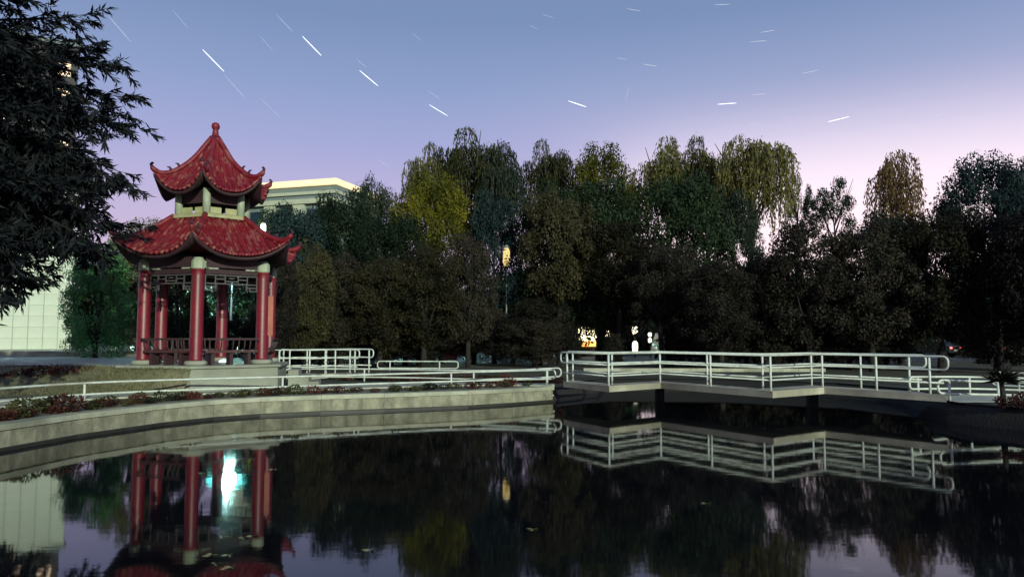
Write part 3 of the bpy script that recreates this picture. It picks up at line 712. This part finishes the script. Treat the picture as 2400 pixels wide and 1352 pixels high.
# lower filling shrubs of the nearer row (hedges under the crowns)
hedge_spots = [(660,690,40,'behind the second footbridge'),(755,700,41,'below the low brown tree right of the pavilion'),(850,695,42,'behind the distant short railing'),(950,690,42,'beside the red kiosk on its left'),(1035,690,47,'behind the red kiosk'),
 (1110,700,44,'behind the pale marker stone'),(1265,690,43,'under the tallest olive tree'),(1325,735,70,'left of the glaring shop'),(1450,735,74,'right of the glaring shop'),(1600,715,64,'behind the white van'),(1650,690,42,'under the lowest dark tree'),(1745,680,41,'under the big drooping willow'),
 (1850,690,40,'under the tall brown tree'),(1955,680,40,'behind the right part of the bridge'),(2070,680,39,'left of the black car'),(2270,670,72,'right of the black car'),(2400,660,64,'at the right picture edge')]
hedge_spots += [(700,725,38.5,'left of the low brown tree'),(800,730,38.5,'right of the low brown tree'),(900,728,39.5,'behind the short railing, lower one'),(985,730,40,'left of the red kiosk, lower one'),(1200,735,41,'below the yellow lantern'),(1255,742,40,'left of the bridge start'),
 (1615,740,40,'behind the first bright bridge panel'),(1690,735,39,'behind the long dim bridge panel'),(1770,735,38.5,'behind the second bright panel, left side'),(1830,730,38,'behind the second bright panel'),(1905,735,37.5,'behind the right bridge panel, left side'),(1985,730,37,'behind the right bridge panel'),(2060,735,36.5,'near the right rail loop'),(2240,735,66,'between the two parked cars'),(2330,745,36,'behind the yucca'),(2420,735,35,'right of the yucca')]
for px, ty, Y, wh in hedge_spots:
    tree('bushy%d' % (px % 2), px, ty, Y, 165, 'olive2', 'dark bushy shrub '+wh, 'shrub', 'bushy shrubs under the far-bank trees', cat='shrub')
tree('bushy0', 1345, 768, 38.8, 40, 'olive2', 'dark round bush at the left side of the glaring shop', 'shrub', cat='shrub')
tree('bushy1', 1438, 775, 38.8, 50, 'olive2', 'dark round bush at the right side of the glaring shop', 'shrub', cat='shrub')
tree('high0', 1545, 570, 39.6, 150, 'olive2', 'small dark tree hanging over the white lanterns', 'broadleaf_tree', NG)
# trees round the pavilion
tree('broad2', 425, 545, 30.5, 130, 'dark', 'dark leafy tree close behind the left half of the pavilion', 'broadleaf_tree')
tree('broad0', 655, 548, 31, 95, 'olive2', 'dark leafy tree close behind the right half of the pavilion', 'broadleaf_tree')
tree('bushy0', 490, 520, 92, 300, 'dark', 'wide dark tree furthest behind the pavilion', 'broadleaf_tree')
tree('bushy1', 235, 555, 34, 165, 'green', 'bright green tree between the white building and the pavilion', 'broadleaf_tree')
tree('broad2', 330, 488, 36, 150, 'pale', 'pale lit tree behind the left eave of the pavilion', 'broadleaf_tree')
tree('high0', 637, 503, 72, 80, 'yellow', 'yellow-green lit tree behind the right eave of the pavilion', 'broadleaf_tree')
tree('bushy0', 420, 520, 62, 200, 'dark', 'dark tree behind the pavilion columns on the left', 'broadleaf_tree')
tree('bushy1', 530, 560, 84, 190, 'dark', 'dark tree far behind the pavilion middle', 'broadleaf_tree')
tree('bushy1', 655, 520, 50, 110, 'dark', 'dark tree behind the pavilion right column', 'broadleaf_tree')

for px, ty, Y, wh in ((470,725,33,'left'),(545,735,34,'middle'),(630,700,37,'right')):
    tree('bushy%d' % (px % 2), px, ty, Y, 120, 'olive2', 'dark shrub low behind the pavilion bench, '+wh+' one of three', 'shrub', 'dark shrubs behind the pavilion', cat='shrub')
# far wood closing the horizon
ctr = []; dr_ = []
for i in range(76000):
    x = rng.uniform(-72, 105); hgt = 8.8+1.6*math.sin(x*.23)+1.1*math.sin(x*.61+1); z = rng.uniform(0,1)**.8*hgt
    ctr.append((x, 96+rng.normal()*2.0, .4+z))
ctr = np.array(ctr); fw = inst('distant_wood', leafmesh('distant_wood', ctr, unit(len(ctr))+np.array([0,0,-.3]), rng.uniform(.7,1.3,len(ctr)), rng.uniform(.3,.5,len(ctr)), L['dark']))
tag(fw, kind='stuff')

# big near tree at the left: long narrow leaves in fans on drooping twigs
nt_ = empty('near_tree', (-14.4, 16.5, .46), label='big dark overhanging tree with long narrow leaves at the left edge', cat='tree')
tw_c, tw_d = [], []
q = MB(); q.tube([(0,0,-.1),(.1,.05,1.6),(.3,.1,3.4),(.4,0,5.6),(.5,0,8.0),(.5,.1,10.5)], [.30,.25,.22,.17,.12,.05], 10)
rn = random.Random(5); ec = Vector((1.0, 0, 6.3)); er = Vector((4.3, 4.0, 4.5))
for i in range(120):
    zf = 1-2*(i+.5)/120; a = i*2.399963; rxy = math.sqrt(1-zf*zf); sh = rn.uniform(.62,1.04)
    p2 = ec+Vector((er.x*rxy*math.cos(a), er.y*rxy*math.sin(a), er.z*zf))*sh; p2.z = max(p2.z, 3.0)
    b0 = Vector((.4,0,max(2.2, min(9.8, p2.z*.7+1.6)))); p1 = b0.lerp(p2,.55)+Vector((0,0,.35)); d = (p2-b0).normalized()
    q.tube([b0,p1,p2], [.05,.03,.010], 5)
    for j in range(38):
        f_ = rn.uniform(.35,1.06); c = b0.lerp(p1, f_*2) if f_ < .5 else p1.lerp(p2, (f_-.5)*2)
        tdir = Vector((d.x+rn.uniform(-.9,.9), d.y+rn.uniform(-.9,.9), d.z*.4+rn.uniform(-.8,.25))).normalized()
        e = c+tdir*rn.uniform(.25,.85); q.tube([c, e], [.010,.005], 3, caps=False); tw_c.append(e); tw_d.append(tdir)
for (ex, ey, ez) in ((6.0,-.3,6.4),(5.6,-.2,5.3),(5.2,.2,4.6),(1.6,-1.2,1.9),(2.1,-1.0,2.3),(2.9,-.8,2.2),(3.4,-.6,2.7),(1.2,-1.6,2.2))+tuple((rn.uniform(2.2,5.3), rn.uniform(-1.2,1.2), rn.uniform(3.5,5.6)) for _ in range(34)):   # drooping sprays
    b0 = Vector((.4,0,ez+1.1)); p2 = Vector((ex,ey,ez)); p1 = b0.lerp(p2,.55)+Vector((0,0,.55)); q.tube([b0,p1,p2], [.05,.03,.01], 5)
    for j in range(30):
        c = p1.lerp(p2, rn.uniform(.0,1.05)); tdir = Vector((rn.uniform(-.6,1), rn.uniform(-.8,.6), rn.uniform(-1.2,.1))).normalized(); e = c+tdir*rn.uniform(.2,.6)
        q.tube([c,e],[.010,.005],3,caps=False); tw_c.append(e); tw_d.append(tdir)
q.build('trunk', M['bark'], nt_, True)
lc, ld, ls = [], [], []
for c, d in zip(tw_c, tw_d):
    for j in range(24):
        k = rn.uniform(-.30,.02); dd = Vector(d)*.9+Vector((rn.uniform(-.9,.9), rn.uniform(-.9,.9), rn.uniform(-.95,.35)))
        lc.append(tuple(Vector(c)+Vector(d)*k)); ld.append(tuple(dd)); ls.append(rn.uniform(.13,.29))
ls = np.array(ls); inst('crown', leafmesh('crown', np.array(lc), np.array(ld), ls, ls*.105, L['navy']), nt_)

# ------------------------------------------------------------------ low plants
def plant_mesh(nl, r, h, ls):
    u = unit(nl); c = u*rng.uniform(.3,1,(nl,1))**.5*np.array([r,r,h*.5])+np.array([0,0,h*.55]); c[:,2] = np.maximum(c[:,2], .02)
    s = rng.uniform(ls*.6, ls*1.3, nl); return leafmesh('foliage', c, u*.8+rng.normal(size=(nl,3))*.5+np.array([0,0,.3]), s, s*.36)
PL = [plant_mesh(260, .30, .34, .075) for _ in range(4)]
stem = MB().tube([(0,0,-.03),(.01,.01,.15),(0,.02,.3)], [.012,.01,.005], 5).mesh('stem', M['bark'])
def plant(x, y, z, s, leaf, label, group, name='bedding_plant', cat='plant', sz=None):
    r_ = empty(name, (x,y,z), rng.uniform(0,6), label=label, cat=cat, group=group)
    inst('foliage', random.choice(PL), r_, scale=(s,s,sz or s), m=L[leaf]); inst('stem', stem, r_, scale=(s,s,sz or s))
    return r_
bedline = samp(offs(pond,.62)[3:15], 60)
lab_p = {'shrub_red':'dark red bed plant along the pond coping','shrub':'olive bed plant along the pond coping','shrub_dark':'blackish bed plant along the pond coping'}
for i, p in enumerate(bedline):
    if i < 4: continue
    for q_ in range(2):
        if i > 40 and random.random() < .35: continue
        lf = random.choices(['shrub_red','shrub','shrub_dark'], [.4,.35,.25])[0]
        nx = Vector((p.x+2, p.y-12)).normalized() if False else Vector((-.45,.9))
        dd = rng.uniform(-.05, .75) if i > 12 else rng.uniform(-.05, 1.1)
        s = rng.uniform(.40,.80) if i > 22 else rng.choice([.5,.6,.7,.8,1.15])
        wh = ' left of the first railing post' if p.x < -9.1 else ' between the first and second railing posts' if p.x < -7.6 else ' by the pavilion corner' if p.x < -5.8 else ' right of the pavilion' if p.x < -3.4 else ' near the long railing middle' if p.x < -1.2 else ' near the bridge end'
        plant(p.x+nx.x*dd+rng.uniform(-.15,.15), p.y+nx.y*dd, .47, s, lf, lab_p[lf]+wh, 'bedding plants along the pond coping', sz=s*rng.uniform(.6,.95))
for i in range(42):      # dark red bed behind the far railing
    t_ = i/41; p = interp([(-6.6,28.2,0),(-4,27.6,0),(-1,26.5,0),(1.6,26.2,0)], t_)
    plant(p.x, p.y+rng.uniform(-.2,.5), .47, rng.uniform(.5,.9), 'shrub_red' if i % 3 else 'shrub', ('dark red' if i % 3 else 'olive')+' low plant behind the far path railing '+('at its left end' if t_ < .33 else 'at its middle post' if t_ < .66 else 'at the bridge end'), 'low plants behind the far path railing', sz=rng.uniform(.4,.8))
bank_spots = [(-15.2,22.9,.75,1.3),(-14.6,23.1,.8,1.5),(-14.0,23.2,.8,1.4),(-13.4,23.4,.85,1.2),(-12.9,23.5,.85,1.0),(-15.8,22.6,.7,1.2),(-18.4,22.0,.7,1.3),(-17.6,22.2,.7,1.2),(-19.2,21.9,.7,1.4)]
for x, y, z, s in bank_spots:
    plant(x, y, z-.05, s, 'shrub_red' if x > -16 else 'shrub', 'dark reddish shrub on the grassy bank in front of the terrace' if x > -16 else 'dark olive shrub on the grassy bank at the left edge', 'low shrubs on the grassy bank', 'shrub', 'shrub', s*.8)
for i in range(20):
    x = rng.uniform(11.2, 14.5); plant(x, 17.0+rng.uniform(-.6,.5)-(x-11)*.25, .47, rng.uniform(.5,.9), 'shrub_red', 'dark red low plant on the right bank below the railing', 'low plants on the right bank')
# yucca
yu = empty('yucca', (11.35,17.25,.46), label='spiky black yucca silhouette in front of the right low railing', cat='plant')
MB().tube([(0,0,-.05),(.02,0,.3),(0,.02,.62)], [.07,.06,.05], 8).build('stem', M['bark'], yu, True)
n = 110; u = unit(n); u[:,2] = np.abs(u[:,2])*.9-.25; s = rng.uniform(.32,.5,n)
inst('foliage', leafmesh('foliage', np.zeros((n,3))+np.array([0,0,.62]), u, s, s*.07, L['shrub_dark']), yu)
lf = leafmesh('glint_leaf', np.array([[0,0,0.0]]*3), np.array([[1,0,.06],[-.7,.8,.06],[.2,-1,.06]]), [.10,.07,.08], [.03,.025,.025], L['pale'])  # pale leaves put in for the bright glints on the water
for i, (px, py) in enumerate(((520,1258),(592,1256),(572,1262),(497,1300),(536,1300),(505,1322),(532,1332),(545,1331),(640,1100),(475,1108),(1655,1180),(1970,1275),(870,1290),(1250,1240))):
    u_, v_ = (px-1200)/F, (676-py)/F; k_ = -CH/(v_*math.cos(PITCH)+math.sin(PITCH)); yy = k_*(math.cos(PITCH)-v_*math.sin(PITCH))
    tag(inst('glint_leaf', lf, None, (u_*k_, yy, .006), (0,0,i*1.3), (1,1,.3)), 'small pale leaf floating as a glint on the dark pond '+('near the mirrored lamp' if px < 700 else 'away from the mirrored lamp'), 'leaf', 'pale leaves floating as glints on the pond')
# grass on the bank
n = 16000; ii = rng.integers(0, (k:=len(bank.data.polygons)), n); V = [v.co for v in bank.data.vertices]; cc = []
for i in ii:
    pv = bank.data.polygons[int(i)].vertices; a, b2 = rng.uniform(0,1,2); p = V[pv[0]].lerp(V[pv[1]], a).lerp(V[pv[3]].lerp(V[pv[2]], a), b2); cc.append(p)
gs = rng.uniform(.05,.11,n); gr = inst('grass', leafmesh('grass', np.array([tuple(p) for p in cc]), rng.normal(size=(n,3))*.35+np.array([0,0,1]), gs, gs*.09, leafmat('worn grass blades', (.10,.10,.045), (.20,.19,.10), .2, .8)))
tag(gr, kind='stuff')

# ------------------------------------------------------------------ buildings
# white panelled building at the left
p0 = at(168, 800, 60); wb = empty('white_building', (p0.x-9*math.cos(R(34)), 60-9*math.sin(R(34)), 1.14), R(34), label='white panelled building wall glowing behind the overhanging tree at the left', cat='building')
MB().box((0,4.0,6.6), (18,8,13.2)).build('wall', M['bldg_joint'], wb)
pm = MB().box((0,0,0), (.955,.06,.86)).mesh('wall_panel', M['bldg_white'])
for r_ in range(15):
    for c in range(18): inst('wall_panel', pm, wb, (8.5-c, -.032-random.uniform(0,.006), .46+.875*r_))
MB().box((0,3.9,13.35), (18.3,8.3,.3)).build('roof', M['bldg_grey'], wb)
MB().box((-6.9,-.04,1.0), (3.0,.14,1.2)).build('doorway', M['bldg_dark'], wb)
# tall tower with warm windows behind the near tree
tp = at(172, 400, 86); tb = empty('apartment_tower', (tp.x-8.2, 86-5.6, .46), R(34), label='tall dark apartment tower with warm lit windows seen through the near leaves', cat='building')
MB().box((0,5,18), (20,10,36)).build('wall', M['tower'], tb)
wl = MB().box((0,0,0), (1.3,.08,1.5)).mesh('window', E['warm']); wd = MB().box((0,0,0), (1.3,.08,1.5)).mesh('window', M['bldg_dark'])
fr = MB().box((0,0,-.80),(1.5,.16,.1)).mesh('sill', M['bldg_grey'])
for r_ in range(11):
    for c in range(7):
        o = inst('window', wl if random.random() < .62 else wd, tb, (8.6-c*2.8, -.042, 2.6+3.05*r_)); inst('sill', fr, o)
MB().box((0,5,36.2), (20.6,10.6,.5)).build('roof', M['bldg_grey'], tb)
# cream hall with golden lit roof edge
a, b2 = at(540, 436, 106), at(788, 414, 101); dv = (b2-a); rz = math.atan2(dv.y, dv.x); ln = dv.xy.length
hb = empty('cream_hall', ((a.x+b2.x)/2, (a.y+b2.y)/2, .46), rz, label='long cream hall with golden lit roof edge behind the trees right of the pavilion', cat='building')
top = (a.z+b2.z)/2-.46
MB().box((0,8,(top-3.2)/2), (ln-1.0,14,top-3.2)).build('wall', M['bldg_grey'], hb)
for z0_, z1_, ov, mm_ in ((top-.85, top, .9, E['gold']), (top-1.6, top-.86, .5, M['bldg_grey']), (top-2.05, top-1.61, .75, M['bldg_cream']), (top-2.6, top-2.06, .45, M['bldg_grey']), (top-3.3, top-2.61, .7, M['bldg_cream'])):
    MB().box((0,8-ov/2,(z0_+z1_)/2), (ln-1+ov,14+ov,z1_-z0_)).build('roof_edge' if mm_ == E['gold'] else 'cornice', mm_, hb)
pil = MB().box((0,0,0), (1.9,.5,top-3.35)).mesh('pillar', M['bldg_cream']); win = MB().box((0,0,0), (2.3,.10,3.2)).mesh('window', M['bldg_dark'])
nP = int(ln/4.6)
for i in range(nP+1):
    x = -ln/2+1.6+i*(ln-3.2)/nP; inst('pillar', pil, hb, (x, .76, (top-3.35)/2))
    if i < nP:
        for j in range(3): inst('window', win, hb, (x+(ln-3.2)/nP/2, .96, top-5.6-4.4*j))

# ------------------------------------------------------------------ lamps and small far things
sl = empty('street_lamp', (at(545,600,66).x, 66, .46), label='tall bright cold street lamp behind the pavilion mirrored in the pond', cat='street lamp')
zl = 10.45-.46
MB().tube([(0,0,-.1),(0,0,3),(0,0,zl+.7)], [.14,.11,.07], 10).build('pole', M['dark'], sl, True)
MB().box((0,-.35,zl+.62), (1.9,.8,.16)).build('lamp_head', M['metal'], sl)
MB().lathe([(1.0,.50),(1.75,.10),(1.85,-.35),(1.78,-.36),(1.68,.06),(.97,.46)], 24, (0,.3,zl)).build('bloom_ring', E['teal'], sl, True)  # added glowing ring that gives the lamp its cyan bloom
MB().lathe([(.2,-.70),(.55,-.56),(.84,-.12),(.84,.14),(.62,.40),(.45,.535)], 18, (0,-.35,zl)).build('lamp_glass', E['lamp'], sl, True)
def lantern(px, py, Y, hh, ww, em, label, gz=.46, light=None):
    p = at(px, py, Y); r_ = empty('lantern_post', (p.x, Y, gz), label=label, cat='street lamp'); z = p.z-gz
    MB().tube([(0,0,-.05),(0,0,1.2),(0,0,z-hh/2)], [.07,.05,.04], 8).build('pole', M['metal'], r_, True)
    MB().lathe([(ww*.30,-hh/2),(ww*.5,-hh*.3),(ww*.5,hh*.3),(ww*.35,hh*.48)], 10, (0,0,z)).build('lantern_glass', em, r_, True)
    MB().lathe([(ww*.6,hh*.485),(ww*.35,hh*.6),(.03,hh*.68)], 10, (0,0,z)).build('lantern_cap', M['metal'], r_, True)
    return r_
lantern(1187, 602, 45, 1.1, .42, E['yellow'], 'tall post with a long yellow lantern glowing between the far trees')
lantern(617, 535, 40, .5, .28, E['white'], 'small white lamp just above the right eave of the pavilion')
lantern(1345, 789, 58, .42, .42, E['white'], 'small round white globe lamp left of the bright shop')
# lit shop
def shop():
    p = at(1388, 820, 62); r_ = empty('kiosk_shop', (p.x, 62.4, .484), label='small dark shop with glaring white window and orange counter behind the bridge', cat='shop')
    r_.scale = (1.5, 1.5, 1.1); MB().box((.1,1.0,1.22), (2.5,1.9,2.44)).build('wall', M['shop_wall'], r_)
    MB().add([(-1.5,-.3,2.45),(1.7,-.3,2.45),(1.7,2.2,2.45),(-1.5,2.2,2.45),(-.9,.9,2.95),(1.1,.9,2.95)], [(3,2,1,0),(0,1,5,4),(2,3,4,5),(1,2,5),(3,0,4)]).build('roof', M['shop_wall'], r_)
    MB().prism([(-.78,0),(.52,0),(.52,.80),(.42,1.0),(-.1,.86),(-.2,1.06),(-.5,1.1),(-.78,.9)], 0, .08).build('window', E['shop'], r_)
    w_ = r_.children[-1]; w_.rotation_euler = (PI/2,0,0); w_.location = (0,.03,1.20)
    MB().box((.86,.01,1.68), (.42,.08,.62)).build('window', E['shop'], r_)
    MB().box((-.05,-.03,.98), (1.0,.16,.40)).build('counter', E['orange'], r_)
    MB().box((.575,-.02,1.45),(.06,.08,1.9)).build('window_frame', M['dark'], r_)
shop()
def double_lantern(px, parts, Y, wpx, label):
    a = at(px, parts[0][0], Y); r_ = empty('double_lantern', (a.x, Y, .46), label=label, cat='street lamp')
    MB().tube([(0,0,-.05),(0,0,a.z-.46)], .04, 8).build('pole', M['dark'], r_, True)
    for y0, y1 in parts:
        zt, zb = at(px, y0, Y).z-.46, at(px, y1, Y).z-.46; h = zt-zb; ww = wpx*Y/F/2
        MB().lathe([(ww*.5,0),(ww*.85,h*.15),(ww,h*.5),(ww*.9,h*.85),(ww*.4,h)], 12, (0,0,zb)).build('lantern_glass', E['sign'], r_, True)
double_lantern(1488, ((764,784),(799,826)), 59, 14, 'post with two long white glowing lanterns right of the shop')
double_lantern(1523, ((779,789),(792,803)), 60, 9, 'post with two small white lamps between the long lanterns and the van')
double_lantern(1533, ((804,822),), 58, 9, 'single short white lantern just above the bridge rail')
def car(px, Y, rz, body, label, van=False, lit=True):
    r_ = empty('parked_van' if van else 'parked_car', (at(px,830,Y).x, Y, .484), rz, label=label, cat='van' if van else 'car')
    if van: prof = [(-2.2,.35),(2.2,.35),(2.25,.8),(2.05,1.15),(1.5,1.95),(-2.1,2.0),(-2.2,1.9)]
    else: prof = [(-2.1,.35),(2.1,.35),(2.15,.62),(2.0,.80),(1.1,.92),(.55,1.38),(-.85,1.42),(-1.55,1.0),(-2.1,.92)]
    n_p = len(prof); q = MB(); hw = .85
    q.add([(x,-hw*(1 if z < 1 else .88),z) for x, z in prof]+[(x,hw*(1 if z < 1 else .88),z) for x, z in prof],
          [tuple(range(n_p-1,-1,-1)), tuple(range(n_p,2*n_p))]+[(i,(i+1)%n_p,n_p+(i+1)%n_p,n_p+i) for i in range(n_p)])
    bo = q.build('body', body, r_); bv = bo.modifiers.new('b','BEVEL'); bv.width = .06; bv.segments = 2
    wz = 1.5 if van else 1.16
    g_ = MB()
    for s_ in (-1,1): g_.box((-.1,s_*(.80 if van else .80),wz), (2.6 if van else 1.5,.04,.45 if van else .30))
    g_.box((-2.19 if van else -1.22,0,wz), (.05,1.2,.45 if van else .30), 0, Matrix.Rotation(0 if van else -.9,4,'Y')); g_.build('window', M['bldg_dark'], r_)
    wm_ = MB().lathe([(.20,-.10),(.33,-.10),(.35,0),(.33,.10),(.20,.10)], 14).mesh('wheel', M['rubber'], True)
    for x in (-1.35,1.35):
        for s_ in (-1,1): inst('wheel', wm_, r_, (x, s_*.82, .33), (PI/2,0,0))
    for s_ in (-1,1): MB().box((-2.17 if van else -2.12,s_*.66,.86 if van else .78), (.06,.24,.14)).build('tail_light', E['red'] if lit else M['red_cloth'], r_)
    MB().box((-2.24 if van else -2.13,0,.58), (.04,.5,.12)).build('number_plate', M['bldg_white'], r_)
    return r_
car(2180, 62, R(120), M['dark'], 'black parked car with two red tail lights past the bridge end')
car(2352, 58, R(75), M['dark'], 'dark parked car with a single visible red light at the far right')
car(1575, 56, R(100), M['pale_car'], 'white parked van beyond the bridge beside the light boxes', True, False)
lantern(1566, 812, 53, .34, .34, E['orange'], 'small round orange lamp in front of the white van')
kb = empty('red_kiosk', (at(1050,815,54).x, 54, .46), .3, label='small red kiosk with sloping roof in the dark behind the lawn', cat='kiosk')
MB().box((0,0,.75), (1.1,1.0,1.5)).build('wall', M['red_cloth'], kb)
MB().add([(-.75,-.7,1.52),(.75,-.7,1.52),(.75,.7,1.52),(-.75,.7,1.52),(-.2,0,2.1),(.2,0,2.1)], [(3,2,1,0),(0,1,5,4),(2,3,4,5),(1,2,5),(3,0,4)]).build('roof', M['red_cloth'], kb)
wp_ = empty('marker_stone', (at(1157,820,50).x, 50, .46), .2, label='upright pale stone marker standing on the dark lawn left of the shop', cat='stone')
MB().box((0,0,.62), (.30,.22,1.3), 0, None, .8).build('stone', M['pale_paint'], wp_); MB().box((0,0,-.0), (.6,.5,.14)).build('plinth', M['platform'], wp_)
# terrace furniture on the left
pp_ = empty('low_parapet', (at(0,830,36).x, 36, 1.145), 0, label='low pale parapet wall across the terrace left of the pavilion', cat='wall')
x1 = at(322,830,36).x-pp_.location.x
MB().box((x1/2-2,0,.09), (x1+4,.25,.20)).build('wall', M['platform'], pp_); MB().box((x1/2-2,0,.235), (x1+4.1,.36,.08)).build('coping', M['coping'], pp_)
for px, y0, wpx, lb in ((232,806,44,'white stone planter block behind the terrace parapet'),(180,808,18,'small white stone block behind the terrace parapet near the white building'),(290,810,22,'small pale stone block next to the left pavilion column')):
    a = at(px, y0, 44); r_ = empty('stone_block', (a.x, 44, 1.145), .1, label=lb, cat='stone block'); ww = wpx*44/F; h = a.z-1.145
    MB().box((0,0,h*.44), (ww,.5,h*.9), 0, None, .94).build('block', M['pale_paint'], r_); MB().box((0,0,h*.95), (ww*1.04,.55,h*.10)).build('cap', M['coping'], r_)
for px, lb in ((380,'dark wooden table seen between the left pavilion columns'),):
    a = at(395, 845, 30); r_ = empty('garden_table', (a.x, 30.5, 1.145), .2, label=lb, cat='table')
    MB().box((0,0,.72), (1.3,.7,.06)).build('tabletop', M['dark_wood'], r_)
    for sx in (-.5,.5): MB().box((sx,0,.34), (.12,.5,.69)).build('leg', M['dark_wood'], r_)

# ------------------------------------------------------------------ stars drawn out by the sky's turning
skyr = empty('sky', (0,0,0), kind='structure')
trails = [(475,117,525,168,3.0,1),(709,86,753,131,3.0,1),(843,166,886,202,2.6,1),(1006,246,1049,272,2.0,1),(1332,237,1374,251,2.6,1),(1682,245,1726,242,2.2,1),(1941,286,1990,274,2.0,1),
 (253,37,306,98,1.6,0),(526,176,575,231,1.1,0),(648,35,686,75,1.3,0),(404,24,440,66,.9,0),(608,84,640,120,.8,0),(610,230,658,278,.8,0),(1003,213,1030,232,.8,0),(1469,21,1502,27,1.4,0),(1675,12,1710,11,1.6,0),
 (1783,77,1817,71,1.5,0),(1758,99,1797,96,1.6,0),(1508,151,1540,156,1.7,0),(1446,136,1470,141,1.0,0),(1762,223,1797,220,1.5,0),(1878,173,1920,165,1.3,0),(1270,34,1300,44,.8,0),(965,78,990,98,.8,0),(1466,235,1474,205,.8,0),(2190,275,2225,262,.9,0),(836,139,860,160,1.0,0),(886,374,912,392,.9,0),(1755,292,1790,294,.9,0),(1240,60,1262,70,.7,0)]
for x0, y0, x1, y1, wd_, br in trails:
    pts = [at(x0+(x1-x0)*t_, y0+(y1-y0)*t_, 1500)+Vector((0,0,0)) for t_ in (0,.25,.5,.75,1)]
    r_ = wd_*.5*1500/F*.62
    MB().tube(pts, [r_*.5,r_,r_,r_,r_*.5], 6).build('star_trail', E['star'] if br else E['star_dim'], skyr)
